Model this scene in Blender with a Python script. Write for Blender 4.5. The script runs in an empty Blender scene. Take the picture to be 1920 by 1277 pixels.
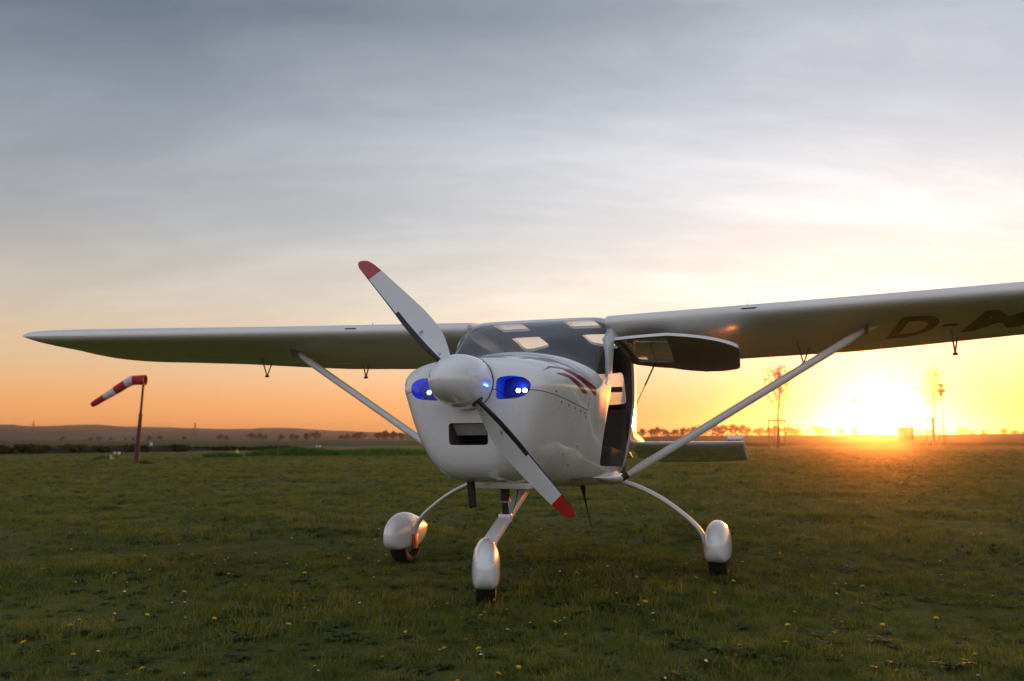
import bpy, bmesh, math, random
import numpy as np
from mathutils import Vector, Matrix, noise as mnoise

random.seed(7)
rng = np.random.default_rng(11)
R = math.radians
scene = bpy.context.scene
col = scene.collection

# ------------------------------------------------------------------ camera
FPX, PITCH, ROLL, CAMH = 1622.6, 0.1151, 0.0043, 0.8336
cam_d = bpy.data.cameras.new('camera')
cam = bpy.data.objects.new('camera', cam_d)
col.objects.link(cam)
cam.matrix_world = (Matrix.Translation((0, 0, CAMH)) @ Matrix.Rotation(math.pi / 2 + PITCH, 4, 'X')
                    @ Matrix.Rotation(-ROLL, 4, 'Z'))
cam_d.sensor_width = 36.0
cam_d.lens = FPX / 1920 * 36
cam_d.clip_start = 0.05
cam_d.clip_end = 20000
cam_d.dof.use_dof = True
cam_d.dof.focus_distance = 4.55
cam_d.dof.aperture_fstop = 3.2
scene.camera = cam


def ray(u, v):
    """photo pixel -> world direction (a direction only)"""
    X, Y = u - 960.0, -(v - 638.5)
    cr, sr = math.cos(ROLL), math.sin(ROLL)
    X, Y = cr * X + sr * Y, -sr * X + cr * Y
    c, s = math.cos(PITCH), math.sin(PITCH)
    return Vector((X / FPX, c - (Y / FPX) * s, s + (Y / FPX) * c))


def ground(u, v, z=0.0):
    """where the ray through a pixel meets the level ground"""
    d = ray(u, v)
    t = (z - CAMH) / d.z
    return Vector((0, 0, CAMH)) + d * t


def azim(u, dist):
    """a point on the ground in the compass direction of pixel column u, dist metres away"""
    d = ray(u, 822)
    h = Vector((d.x, d.y, 0)).normalized()
    return h * dist


def zat(v, dist):
    """height above ground seen at pixel row v for something dist metres away"""
    d = ray(960, v)
    return CAMH + d.z / d.y * dist


# ------------------------------------------------------------------ sky
sun_dir = ray(1652, 783).normalized()
sun_el = math.asin(sun_dir.z)
sun_az = math.atan2(sun_dir.x, sun_dir.y)

world = bpy.data.worlds.new('World')
scene.world = world
world.use_nodes = True
wt = world.node_tree
wt.nodes.clear()


class NT:
    """tiny helper for wiring node trees"""
    def __init__(self, tree):
        self.t = tree

    def n(self, kind, **kw):
        nd = self.t.nodes.new(kind)
        for k, v in kw.items():
            setattr(nd, k, v)
        return nd

    def l(self, a, b):
        self.t.links.new(a, b)

    def put(self, sock, v):
        if isinstance(v, bpy.types.NodeSocket):
            self.l(v, sock)
        else:
            sock.default_value = v

    def m(self, op, a, b=None, c=None, clamp=False):
        nd = self.n('ShaderNodeMath', operation=op, use_clamp=clamp)
        self.put(nd.inputs[0], a)
        if b is not None:
            self.put(nd.inputs[1], b)
        if c is not None:
            self.put(nd.inputs[2], c)
        return nd.outputs[0]

    def vm(self, op, a, b=None, out=0):
        nd = self.n('ShaderNodeVectorMath', operation=op)
        self.put(nd.inputs[0], a)
        if b is not None:
            if op == 'SCALE':
                self.put(nd.inputs[3], b)
            else:
                self.put(nd.inputs[1], b)
        return nd.outputs['Value' if op == 'DOT_PRODUCT' else out]

    def ramp(self, fac, stops, interp='LINEAR'):
        nd = self.n('ShaderNodeValToRGB')
        cr = nd.color_ramp
        cr.interpolation = interp
        while len(cr.elements) < len(stops):
            cr.elements.new(0.5)
        for e, (p, c) in zip(cr.elements, stops):
            e.position = p
            e.color = (*c, 1) if len(c) == 3 else c
        self.put(nd.inputs[0], fac)
        return nd.outputs[0]

    def mix(self, f, a, b, blend='MIX'):
        nd = self.n('ShaderNodeMix', data_type='RGBA', blend_type=blend)
        self.put(nd.inputs[0], f)
        self.put(nd.inputs[6], a)
        self.put(nd.inputs[7], b)
        return nd.outputs[2]

    def maprange(self, v, a, b, c=0.0, d=1.0, smooth=False):
        nd = self.n('ShaderNodeMapRange', interpolation_type='SMOOTHSTEP' if smooth else 'LINEAR')
        self.put(nd.inputs[0], v)
        for i, x in enumerate((a, b, c, d)):
            self.put(nd.inputs[1 + i], x)
        return nd.outputs[0]

    def noise(self, vec, scale, detail=4, rough=0.55, dist=0.0):
        nd = self.n('ShaderNodeTexNoise')
        self.put(nd.inputs['Vector'], vec)
        nd.inputs['Scale'].default_value = scale
        nd.inputs['Detail'].default_value = detail
        nd.inputs['Roughness'].default_value = rough
        nd.inputs['Distortion'].default_value = dist
        return nd.outputs[0]


w = NT(wt)
tc = w.n('ShaderNodeTexCoord')
dirv = w.vm('NORMALIZE', tc.outputs['Generated'])
sep = w.n('ShaderNodeSeparateXYZ')
w.l(dirv, sep.inputs[0])
zc_ = w.m('MAXIMUM', sep.outputs[2], 0.0)
elev = w.m('MULTIPLY', w.m('ARCSINE', zc_), 180 / math.pi)
cosd = w.m('MINIMUM', w.vm('DOT_PRODUCT', dirv, tuple(sun_dir)), 0.999999)
theta = w.m('MULTIPLY', w.m('ARCCOSINE', cosd), 180 / math.pi)
e60 = w.m('DIVIDE', elev, 60.0)
sunside = w.ramp(e60, [(0, (1.20, .44, .11)), (2.5 / 60, (.98, .44, .15)), (5 / 60, (.78, .53, .30)),
                       (9 / 60, (.60, .535, .45)), (14 / 60, (.365, .39, .425)), (20 / 60, (.245, .285, .35)),
                       (27 / 60, (.078, .120, .182)), (45 / 60, (.24, .28, .36)), (1, (.42, .47, .57))])
farside = w.ramp(e60, [(0, (.60, .55, .58)), (8 / 60, (.84, .77, .80)), (18 / 60, (.80, .81, .90)),
                       (35 / 60, (.62, .67, .79)), (1, (.42, .47, .57))])
base = w.mix(w.maprange(theta, 58, 118, smooth=True), sunside, farside)
# halo of the low sun in the hazy air
halo = w.m('MULTIPLY', w.m('EXPONENT', w.m('MULTIPLY', w.m('POWER', w.m('DIVIDE', theta, 35.0), 2.0), -1.0)), .60)
halo = w.m('ADD', halo, w.m('MULTIPLY', w.m('EXPONENT', w.m('DIVIDE', theta, -11.0)), .14))
halo = w.m('ADD', halo, w.m('MULTIPLY', w.m('EXPONENT', w.m('DIVIDE', theta, -3.0)), .25))
core = w.m('MULTIPLY', w.m('EXPONENT', w.m('MULTIPLY', w.m('POWER', w.m('DIVIDE', theta, 0.75), 2.0), -1.0)), 60.0)
halo = w.m('ADD', halo, core)
halocol = w.ramp(w.m('DIVIDE', elev, 20.0), [(0, (.35, .13, .02)), (.08, (.42, .19, .06)), (.2, (.62, .47, .32)),
                                            (.42, (.92, .81, .69)), (.72, (.98, .93, .88)), (1, (.90, .91, .93))])
hal = w.vm('SCALE', halocol, halo)
# thin streaked cirrus, projected on a layer high above
flat = w.m('ADD', sep.outputs[2], 0.26)
px = w.m('DIVIDE', sep.outputs[0], flat)
py = w.m('DIVIDE', sep.outputs[1], flat)
cmb = w.n('ShaderNodeCombineXYZ')
w.l(px, cmb.inputs[0])
w.l(py, cmb.inputs[1])
mp = w.n('ShaderNodeMapping')
mp.inputs['Rotation'].default_value = (0, 0, R(-52))
mp.inputs['Scale'].default_value = (0.40, 1.05, 1)
w.l(cmb.outputs[0], mp.inputs[0])
c1 = w.noise(mp.outputs[0], 2.3, 8, .60, .8)
c2 = w.noise(mp.outputs[0], 7.0, 6, .62, .5)
cl = w.m('ADD', w.m('MULTIPLY', c1, .66), w.m('MULTIPLY', c2, .34))
cl = w.maprange(cl, .37, .70, smooth=True)
clmask = w.maprange(elev, 2.0, 11.0, smooth=True)
cl = w.m('MULTIPLY', cl, clmask)
tot = w.vm('ADD', base, hal)
cloudlit = w.vm('ADD', w.vm('SCALE', tot, w.m('MULTIPLY', cl, .08)),
                w.vm('SCALE', (1.0, .90, .78), w.m('MULTIPLY', cl, w.m('MULTIPLY', w.m('EXPONENT', w.m('DIVIDE', theta, -26.0)), .30))))
tot = w.vm('ADD', w.vm('SCALE', tot, w.m('SUBTRACT', 1.0, w.m('MULTIPLY', clmask, .09))), cloudlit)
sky = w.n('ShaderNodeTexSky', sky_type='NISHITA')
sky.sun_disc = False
sky.sun_elevation = sun_el
sky.sun_rotation = sun_az
sky.air_density = 1.0
sky.dust_density = 3.0
bg1 = w.n('ShaderNodeBackground')
w.l(w.vm('SCALE', sky.outputs[0], .06), bg1.inputs[0])
bg1.inputs[1].default_value = 0.05
bg2 = w.n('ShaderNodeBackground')
w.l(tot, bg2.inputs[0])
bg2.inputs[1].default_value = 1.0
addn = w.n('ShaderNodeAddShader')
w.l(bg1.outputs[0], addn.inputs[0])
w.l(bg2.outputs[0], addn.inputs[1])
wo = w.n('ShaderNodeOutputWorld')
w.l(addn.outputs[0], wo.inputs[0])
world.cycles.sampling_method = 'MANUAL'
world.cycles.sample_map_resolution = 1024

sun_d = bpy.data.lights.new('sun', 'SUN')
sun_d.energy = 4.5
sun_d.angle = R(0.6)
sun_d.color = (1.0, .26, .035)
sun = bpy.data.objects.new('sun', sun_d)
col.objects.link(sun)
sun.rotation_euler = sun_dir.to_track_quat('Z', 'Y').to_euler()
sun.location = (60, 140, 40)

scene.view_settings.view_transform = 'Standard'
scene.view_settings.look = 'None'
scene.view_settings.exposure = 0.0
scene.view_settings.gamma = 1.0
scene.render.engine = 'CYCLES'
cy = scene.cycles
cy.use_denoising = True
cy.max_bounces = 8
cy.diffuse_bounces = 3
cy.glossy_bounces = 4
cy.transparent_max_bounces = 24
cy.transmission_bounces = 6
cy.volume_bounces = 0
cy.sample_clamp_indirect = 6.0
cy.caustics_reflective = False
cy.caustics_refractive = False


# ------------------------------------------------------------------ materials
MATS = {}


def principled(name, colour, rough=.5, metal=0.0, coat=0.0, spec=.5, bump=0.0, bscale=60, var=0.0, vscale=4, emit=None, estr=0, coords='Object'):
    m = bpy.data.materials.new(name)
    m.use_nodes = True
    t = NT(m.node_tree)
    b = m.node_tree.nodes['Principled BSDF']
    b.inputs['Roughness'].default_value = rough
    b.inputs['Metallic'].default_value = metal
    b.inputs['Coat Weight'].default_value = coat
    b.inputs['Coat Roughness'].default_value = .035
    b.inputs['Coat IOR'].default_value = 1.6
    b.inputs['Specular IOR Level'].default_value = spec
    tcn = t.n('ShaderNodeTexCoord')
    if var > 0:
        nz = t.noise(tcn.outputs[coords], vscale, 5, .6)
        f = t.maprange(nz, .3, .7, 1 - var, 1 + var)
        mx = t.vm('SCALE', (colour[0], colour[1], colour[2]), f)
        t.l(mx, b.inputs['Base Color'])
        t.l(t.maprange(nz, .3, .7, max(0, rough - .08), min(1, rough + .1)), b.inputs['Roughness'])
    else:
        b.inputs['Base Color'].default_value = (*colour, 1)
    if bump > 0:
        bn = t.n('ShaderNodeBump')
        bn.inputs['Strength'].default_value = bump
        bn.inputs['Distance'].default_value = .01
        t.l(t.noise(tcn.outputs[coords], bscale, 4), bn.inputs['Height'])
        t.l(bn.outputs[0], b.inputs['Normal'])
    if emit:
        b.inputs['Emission Color'].default_value = (*emit, 1)
        b.inputs['Emission Strength'].default_value = estr
    MATS[name] = m
    return m


principled('paint', (.80, .80, .80), .25, coat=1.0, spec=.5, var=.035, vscale=3.0)
principled('paint_wing', (.76, .74, .70), .42, coat=.25, var=.05, vscale=2.0)
principled('door_lining', (.24, .20, .17), .6, bump=.2, bscale=120, var=.12, vscale=6)
principled('red_paint', (.42, .018, .02), .35, coat=.5, var=.08, vscale=8)
principled('dark_red', (.20, .012, .018), .35, coat=.6, var=.08, vscale=8)
principled('black_trim', (.012, .012, .014), .42, var=.2, vscale=30)
principled('rubber', (.010, .0095, .009), .85, bump=.5, bscale=90, var=.25, vscale=14)
principled('interior', (.11, .088, .075), .75, bump=.3, bscale=160, var=.2, vscale=9)
principled('seat_cloth', (.05, .042, .038), .9, bump=.5, bscale=220, var=.2, vscale=12)
principled('metal', (.42, .40, .37), .38, metal=1.0, var=.12, vscale=25)
principled('dark_metal', (.055, .05, .047), .5, metal=.7, var=.25, vscale=25)
principled('exhaust', (.045, .036, .032), .65, metal=.5, var=.4, vscale=30, bump=.3)
principled('brake', (.30, .11, .05), .45, metal=.6, var=.3, vscale=40)
principled('letter', (.13, .12, .11), .5, var=.1, vscale=10)
principled('recess_wall', (.05, .08, .34), .3, var=.1, vscale=40)  # the LEDs' blue glow is put into the wall colour
principled('recess', (.018, .030, .13), .35, var=.2, vscale=40)  # back panel, also tinted with the blue glow of the LEDs
principled('led', (.8, .85, 1.0), .3, emit=(.42, .66, 1.0), estr=14)
principled('sock_red', (.42, .012, .022), .8, var=.15, vscale=6, bump=.4, bscale=12)
principled('sock_white', (.58, .56, .58), .8, var=.1, vscale=6, bump=.4, bscale=12)
principled('pole_paint', (.085, .024, .018), .7, var=.35, vscale=5)
principled('marker_yellow', (.55, .40, .04), .7, var=.2, vscale=4)
principled('marker_white', (.62, .60, .58), .7, var=.1, vscale=4)
principled('marker_black', (.03, .03, .03), .7, var=.1, vscale=4)
principled('wood', (.16, .10, .06), .8, var=.35, vscale=3, bump=.4, bscale=30)
principled('bark', (.075, .055, .04), .9, var=.35, vscale=3, bump=.5, bscale=20)
principled('hut_wall', (.10, .075, .055), .8, var=.15, vscale=2)
principled('hut_roof', (.10, .09, .085), .8, var=.2, vscale=2)
principled('asphalt', (.055, .054, .055), .9, var=.2, vscale=.3)
principled('soil', (.05, .038, .026), .95, var=.3, vscale=6, bump=.6, bscale=20)


def glass(name, tint=(.80, .84, .88), boost=1.0):
    m = bpy.data.materials.new(name)
    m.use_nodes = True
    t = NT(m.node_tree)
    m.node_tree.nodes.clear()
    tr = t.n('ShaderNodeBsdfTransparent')
    tr.inputs[0].default_value = (*tint, 1)
    gl = t.n('ShaderNodeBsdfGlossy')
    gl.inputs['Roughness'].default_value = .03
    geo = t.n('ShaderNodeNewGeometry')
    cs = t.m('ABSOLUTE', t.vm('DOT_PRODUCT', geo.outputs['Incoming'], geo.outputs['Normal']))
    fr = t.m('ADD', .04, t.m('MULTIPLY', t.m('POWER', t.m('SUBTRACT', 1.0, cs), 5.0), .90))
    tcn = t.n('ShaderNodeTexCoord')
    dust = t.noise(tcn.outputs['Object'], 5, 6, .65)
    f = t.m('ADD', t.m('MULTIPLY', fr, boost), 0.0, clamp=True)
    ms = t.n('ShaderNodeMixShader')
    t.l(f, ms.inputs[0])
    t.l(tr.outputs[0], ms.inputs[1])
    t.l(gl.outputs[0], ms.inputs[2])
    df = t.n('ShaderNodeBsdfDiffuse')
    df.inputs[0].default_value = (.6, .6, .62, 1)
    ms2 = t.n('ShaderNodeMixShader')
    t.l(t.maprange(dust, .35, .75, .008, .04), ms2.inputs[0])
    t.l(ms.outputs[0], ms2.inputs[1])
    t.l(df.outputs[0], ms2.inputs[2])
    o = t.n('ShaderNodeOutputMaterial')
    t.l(ms2.outputs[0], o.inputs[0])
    MATS[name] = m
    return m


glass('acrylic', (.955, .96, .97), 1.35)
glass('roof_acrylic', (.97, .97, .975), .25)
glass('lens', (.75, .8, .95), 1.0)


def leafmat(name, stops, patch=None, transl=.35, rough=.6):
    """foliage: colour varied from instance to instance and from place to place"""
    m = bpy.data.materials.new(name)
    m.use_nodes = True
    t = NT(m.node_tree)
    m.node_tree.nodes.clear()
    oi = t.n('ShaderNodeObjectInfo')
    geo = t.n('ShaderNodeNewGeometry')
    nz = t.noise(geo.outputs['Position'], .9, 5, .65)
    nz2 = t.noise(geo.outputs['Position'], 9.0, 2, .5)
    f = t.m('ADD', t.m('MULTIPLY', oi.outputs['Random'], .38), t.m('ADD', t.m('MULTIPLY', nz, .85), t.m('MULTIPLY', nz2, .35)))
    f = t.maprange(f, .35, 1.15)
    c = t.ramp(f, stops)
    d = t.n('ShaderNodeBsdfPrincipled')
    t.l(c, d.inputs['Base Color'])
    d.inputs['Roughness'].default_value = rough
    d.inputs['Specular IOR Level'].default_value = .25
    tl = t.n('ShaderNodeBsdfTranslucent')
    t.l(t.vm('SCALE', c, 1.3), tl.inputs[0])
    ms = t.n('ShaderNodeMixShader')
    ms.inputs[0].default_value = transl
    t.l(d.outputs[0], ms.inputs[1])
    t.l(tl.outputs[0], ms.inputs[2])
    o = t.n('ShaderNodeOutputMaterial')
    t.l(ms.outputs[0], o.inputs[0])
    MATS[name] = m
    return m


leafmat('grass', [(0, (.020, .032, .006)), (.3, (.070, .098, .013)), (.6, (.145, .178, .024)), (1, (.25, .225, .055))], transl=.45)
leafmat('weed', [(0, (.030, .055, .012)), (.5, (.055, .09, .018)), (1, (.09, .12, .03))])
leafmat('dry', [(0, (.09, .075, .035)), (1, (.20, .16, .085))])
leafmat('hedge_leaf', [(0, (.022, .028, .010)), (.5, (.038, .042, .015)), (1, (.06, .058, .022))])
leafmat('tree_leaf', [(0, (.035, .030, .018)), (.5, (.055, .045, .024)), (1, (.08, .06, .03))], transl=.2)
leafmat('bud_leaf', [(0, (.10, .085, .03)), (1, (.17, .14, .05))], transl=.5)
leafmat('tall_grass', [(0, (.03, .085, .012)), (.5, (.055, .14, .02)), (1, (.09, .17, .03))])
principled('dandelion_yellow', (.72, .45, .01), .8)
principled('daisy_white', (.75, .74, .72), .8)


def groundmat():
    m = bpy.data.materials.new('turf')
    m.use_nodes = True
    t = NT(m.node_tree)
    b = m.node_tree.nodes['Principled BSDF']
    geo = t.n('ShaderNodeNewGeometry')
    P = geo.outputs['Position']
    n1 = t.noise(P, .25, 5, .6)
    n2 = t.noise(P, 2.2, 6, .65)
    n3 = t.noise(P, 28, 4, .7)
    f = t.m('ADD', t.m('MULTIPLY', n1, .4), t.m('ADD', t.m('MULTIPLY', n2, .4), t.m('MULTIPLY', n3, .35)))
    c = t.ramp(t.maprange(f, .36, .80), [(0, (.030, .030, .009)), (.35, (.078, .086, .014)), (.6, (.125, .134, .020)), (.85, (.155, .156, .028)), (1, (.18, .152, .046))])
    t.l(c, b.inputs['Base Color'])
    b.inputs['Roughness'].default_value = .9
    b.inputs['Specular IOR Level'].default_value = .15
    bn = t.n('ShaderNodeBump')
    bn.inputs['Strength'].default_value = .9
    bn.inputs['Distance'].default_value = .06
    t.l(t.m('ADD', n3, t.m('MULTIPLY', n2, 1.2)), bn.inputs['Height'])
    t.l(bn.outputs[0], b.inputs['Normal'])
    MATS['turf'] = m
    m = bpy.data.materials.new('crop')
    m.use_nodes = True
    t = NT(m.node_tree)
    b = m.node_tree.nodes['Principled BSDF']
    geo = t.n('ShaderNodeNewGeometry')
    f = t.noise(geo.outputs['Position'], .06, 6, .6)
    c = t.ramp(t.maprange(f, .3, .7), [(0, (.030, .040, .012)), (1, (.055, .070, .018))])
    t.l(c, b.inputs['Base Color'])
    b.inputs['Roughness'].default_value = .9
    b.inputs['Specular IOR Level'].default_value = .1
    MATS['crop'] = m
    m = bpy.data.materials.new('hill')
    m.use_nodes = True
    t = NT(m.node_tree)
    b = m.node_tree.nodes['Principled BSDF']
    geo = t.n('ShaderNodeNewGeometry')
    sc = t.n('ShaderNodeMapping')
    sc.inputs['Scale'].default_value = (1, 1, 3)
    t.l(geo.outputs['Position'], sc.inputs[0])
    f = t.m('ADD', t.m('MULTIPLY', t.noise(sc.outputs[0], .0035, 6, .62), .7), t.m('MULTIPLY', t.noise(sc.outputs[0], .03, 4, .6), .3))
    c = t.ramp(t.maprange(f, .38, .64), [(0, (.040, .038, .044)), (.45, (.075, .066, .068)), (.7, (.09, .09, .064)), (1, (.16, .14, .12))])  # mauve of the distance haze is mixed into the hill's green-brown
    t.l(c, b.inputs['Base Color'])
    b.inputs['Roughness'].default_value = 1
    b.inputs['Specular IOR Level'].default_value = 0
    MATS['hill'] = m


groundmat()


# ------------------------------------------------------------------ helpers
def tag(o, label=None, cat=None, group=None, kind=None):
    if label:
        o['label'] = label
    if cat:
        o['category'] = cat
    if group:
        o['group'] = group
    if kind:
        o['kind'] = kind
    return o


def empty(name, loc=(0, 0, 0), rz=0.0, parent=None):
    o = bpy.data.objects.new(name, None)
    o.empty_display_size = .3
    col.objects.link(o)
    o.location = loc
    o.rotation_euler = (0, 0, rz)
    o.parent = parent
    return o


def finish(me, angle=32, smooth=True):
    if smooth:
        me.polygons.foreach_set('use_smooth', [True] * len(me.polygons))
        me.update()
        me.set_sharp_from_angle(angle=R(angle))
    return me


def mesh(name, verts, faces, mat=None, smooth=True, angle=32, fix=True):
    me = bpy.data.meshes.new(name)
    me.from_pydata([tuple(map(float, v)) for v in verts], [], faces)
    if fix:
        bm = bmesh.new()
        bm.from_mesh(me)
        bmesh.ops.remove_doubles(bm, verts=bm.verts, dist=1e-6)
        bmesh.ops.recalc_face_normals(bm, faces=bm.faces)
        bm.to_mesh(me)
        bm.free()
    if mat:
        me.materials.append(MATS[mat])
    return finish(me, angle, smooth)


def put(name, me, parent=None, loc=None):
    o = bpy.data.objects.new(name, me)
    col.objects.link(o)
    o.parent = parent
    if loc is not None:
        o.location = loc
    return o


def obj(name, verts, faces, mat, parent=None, smooth=True, angle=32):
    return put(name, mesh(name, verts, faces, mat, smooth, angle), parent)


def loft(rings, cap=True):
    """rings: list of equal-length closed loops"""
    n = len(rings[0])
    V = [p for r in rings for p in r]
    F = []
    for i in range(len(rings) - 1):
        for j in range(n):
            a, b = i * n + j, i * n + (j + 1) % n
            F.append((a, b, b + n, a + n))
    if cap:
        F.append(tuple(range(n)))
        F.append(tuple((len(rings) - 1) * n + j for j in range(n)))
    return V, F


def tube(pts, rad, n=12, flat=1.0, up=None):
    """tube along points; rad scalar or list; flat squashes one side axis"""
    pts = [Vector(p) for p in pts]
    if not isinstance(rad, (list, tuple)):
        rad = [rad] * len(pts)
    rings = []
    ref = Vector(up) if up else None
    for i, p in enumerate(pts):
        d = (pts[min(i + 1, len(pts) - 1)] - pts[max(i - 1, 0)]).normalized()
        u = ref or (Vector((0, 0, 1)) if abs(d.z) < .9 else Vector((0, 1, 0)))
        s = d.cross(u).normalized()
        t = s.cross(d).normalized()
        rings.append([p + rad[i] * (math.cos(a) * s + math.sin(a) * t * flat) for a in [2 * math.pi * k / n for k in range(n)]])
    return loft(rings)


def box(x0, x1, y0, y1, z0, z1):
    V = [(x, y, z) for z in (z0, z1) for y in (y0, y1) for x in (x0, x1)]
    F = [(0, 2, 3, 1), (4, 5, 7, 6), (0, 1, 5, 4), (2, 6, 7, 3), (0, 4, 6, 2), (1, 3, 7, 5)]
    return V, F


def prism(poly, axis, a, b):
    """extrude a 2D polygon along an axis between a and b"""
    V = []
    for t in (a, b):
        for p, q in poly:
            V.append({'x': (t, p, q), 'y': (p, t, q), 'z': (p, q, t)}[axis])
    n = len(poly)
    F = [tuple(range(n)), tuple(range(2 * n - 1, n - 1, -1))]
    for i in range(n):
        F.append((i, (i + 1) % n, n + (i + 1) % n, n + i))
    return V, F


def rounded(poly, r, k=5):
    """round the corners of a 2D polygon"""
    out = []
    n = len(poly)
    for i in range(n):
        p0, p1, p2 = Vector(poly[i - 1]), Vector(poly[i]), Vector(poly[(i + 1) % n])
        rr = r[i] if isinstance(r, (list, tuple)) else r
        a = p1 + (p0 - p1).normalized() * min(rr, (p0 - p1).length * .48)
        b = p1 + (p2 - p1).normalized() * min(rr, (p2 - p1).length * .48)
        for j in range(k + 1):
            t = j / k
            out.append(tuple(a * (1 - t) ** 2 + p1 * 2 * t * (1 - t) + b * t * t))
    return out


def bevel(me, width=.004, seg=2):
    bm = bmesh.new()
    bm.from_mesh(me)
    bmesh.ops.bevel(bm, geom=list(bm.edges), offset=width, segments=seg, affect='EDGES', profile=.6)
    bm.to_mesh(me)
    bm.free()
    return finish(me)


def boolean(me, cutters, op='DIFFERENCE'):
    """apply boolean(s) of meshes and return the resulting mesh"""
    o = bpy.data.objects.new('tmp', me)
    col.objects.link(o)
    tmp = []
    for c in cutters:
        co = bpy.data.objects.new('tmpc', c)
        col.objects.link(co)
        tmp.append(co)
        md = o.modifiers.new('b', 'BOOLEAN')
        md.operation = op
        md.solver = 'EXACT'
        md.object = co
        md.material_mode = 'TRANSFER'
    dg = bpy.context.evaluated_depsgraph_get()
    dg.update()
    out = bpy.data.meshes.new_from_object(o.evaluated_get(dg))
    for t in tmp + [o]:
        bpy.data.objects.remove(t)
    return finish(out)


def cutm(VF, mat='paint'):
    return mesh('cut', VF[0], VF[1], mat, smooth=False)


def pchip(xs, ys):
    xs, ys = np.array(xs, float), np.array(ys, float)
    h = np.diff(xs)
    d = np.diff(ys) / h
    m = np.zeros(len(xs))
    m[0], m[-1] = d[0], d[-1]
    for i in range(1, len(xs) - 1):
        if d[i - 1] * d[i] > 0:
            w1, w2 = 2 * h[i] + h[i - 1], h[i] + 2 * h[i - 1]
            m[i] = (w1 + w2) / (w1 / d[i - 1] + w2 / d[i])

    def f(x):
        i = int(np.clip(np.searchsorted(xs, x) - 1, 0, len(h) - 1))
        t = (x - xs[i]) / h[i]
        return float((1 + 2 * t) * (1 - t) ** 2 * ys[i] + t * (1 - t) ** 2 * h[i] * m[i] + t * t * (3 - 2 * t) * ys[i + 1] + t * t * (t - 1) * h[i] * m[i + 1])
    return f

HAZE = 0.00034

# ------------------------------------------------------------------ the setting
def ground_height(x, y):
    """a level field, with very gentle swells far off"""
    r = math.hypot(x, y)
    k = min(1, max(0, (r - 60) / 300))
    return .25 * k * math.sin(x * .013 + 1) * math.cos(y * .009)


def make_ground():
    t = np.sinh(np.linspace(-7.6, 7.6, 90)) / np.sinh(7.6)
    xs = t * 9000
    ys = t * 9000
    V = [(x, y, ground_height(x, y)) for y in ys for x in xs]
    n = len(xs)
    F = [(j * n + i, j * n + i + 1, (j + 1) * n + i + 1, (j + 1) * n + i) for j in range(n - 1) for i in range(n - 1)]
    o = put('ground', mesh('ground', V, F, 'turf', fix=False))
    tag(o, kind='structure')


make_ground()


def strip(name, pts_near, pts_far, mat, z=.004):
    V = [(p.x, p.y, z) for p in pts_near] + [(p.x, p.y, z) for p in pts_far]
    n = len(pts_near)
    F = [(i, i + 1, n + i + 1, n + i) for i in range(n - 1)]
    return tag(put(name, mesh(name, V, F, mat)), kind='structure')


# paved runway far to the left, seen edge-on
strip('runway', [ground(u, 852.5 - .004 * u) + Vector((0, 0, 0)) for u in (-300, 100, 300, 470)],
      [ground(u, 849.5 - .004 * u) for u in (-300, 100, 300, 470)], 'asphalt', .03)


# crop field on the right: a step of standing crop that rises gently towards the skyline
def make_crop():
    V, F = [], []
    us = np.linspace(1000, 2500, 60)
    rows = [(112, 0.0), (112.6, .42), (125, .55), (150, .95), (190, 1.45), (240, 1.95), (320, 2.35), (520, 2.6)]
    for k, (d, z) in enumerate(rows):
        for i, u in enumerate(us):
            p = azim(u, d)
            fall = min(1, max(0, (u - 1000) / 260))
            jig = .07 * mnoise.noise(Vector((u * .05, k * 2.1, 0))) if k else 0
            V.append((p.x, p.y, z * (.3 + .7 * fall) + jig - (.02 if k == 0 else 0)))
    n = len(us)
    for j in range(len(rows) - 1):
        for i in range(n - 1):
            F.append((j * n + i, j * n + i + 1, (j + 1) * n + i + 1, (j + 1) * n + i))
    tag(put('crop_field', mesh('crop_field', V, F, 'crop')), kind='structure')


make_crop()


def make_far_field():
    V, F = [], []
    us = np.linspace(-500, 1130, 70)
    rows = [(150, -.05), (170, .5), (260, 1.0), (420, 1.6), (800, 2.6)]
    for k, (d, z) in enumerate(rows):
        for i, u in enumerate(us):
            p = azim(u, d)
            V.append((p.x, p.y, z + .25 * k * mnoise.noise(Vector((u * .01, k * 2.1, 3)))))
    n = len(us)
    for j in range(len(rows) - 1):
        for i in range(n - 1):
            F.append((j * n + i, j * n + i + 1, (j + 1) * n + i + 1, (j + 1) * n + i))
    tag(put('far_field', mesh('far_field', V, F, 'crop')), kind='structure')


make_far_field()


def make_hill(name, dist, prof, seed, depth):
    """ridge: prof is a list of (column, skyline row) read off the photograph, turned into heights at dist"""
    us = np.linspace(prof[0][0], prof[-1][0], 150)
    f = pchip([p[0] for p in prof], [p[1] for p in prof])
    V, F = [], []
    for k in range(9):
        s = k / 8
        for u in us:
            d = dist + (s - .75) * depth
            p = azim(u, d)
            top = max(0.5, zat(f(u), dist))
            prof_k = math.sin(min(1, s / .75) * math.pi / 2) ** 1.3 if s <= .75 else 1 - ((s - .75) / .25) ** 2 * .6
            jit = top * .10 * mnoise.noise(Vector((u * .012, s * 3, seed))) + top * .035 * mnoise.noise(Vector((u * .09, s * 9, seed)))
            if s > .7:
                jit = top * .02 * mnoise.noise(Vector((u * .25, 0, seed)))
            V.append((p.x, p.y, top * prof_k + jit * min(1, s * 3) - (4 if k == 0 else 0)))
    n = len(us)
    for j in range(8):
        for i in range(n - 1):
            F.append((j * n + i, j * n + i + 1, (j + 1) * n + i + 1, (j + 1) * n + i))
    tag(put(name, mesh(name, V, F, 'hill')), kind='structure')


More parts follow.
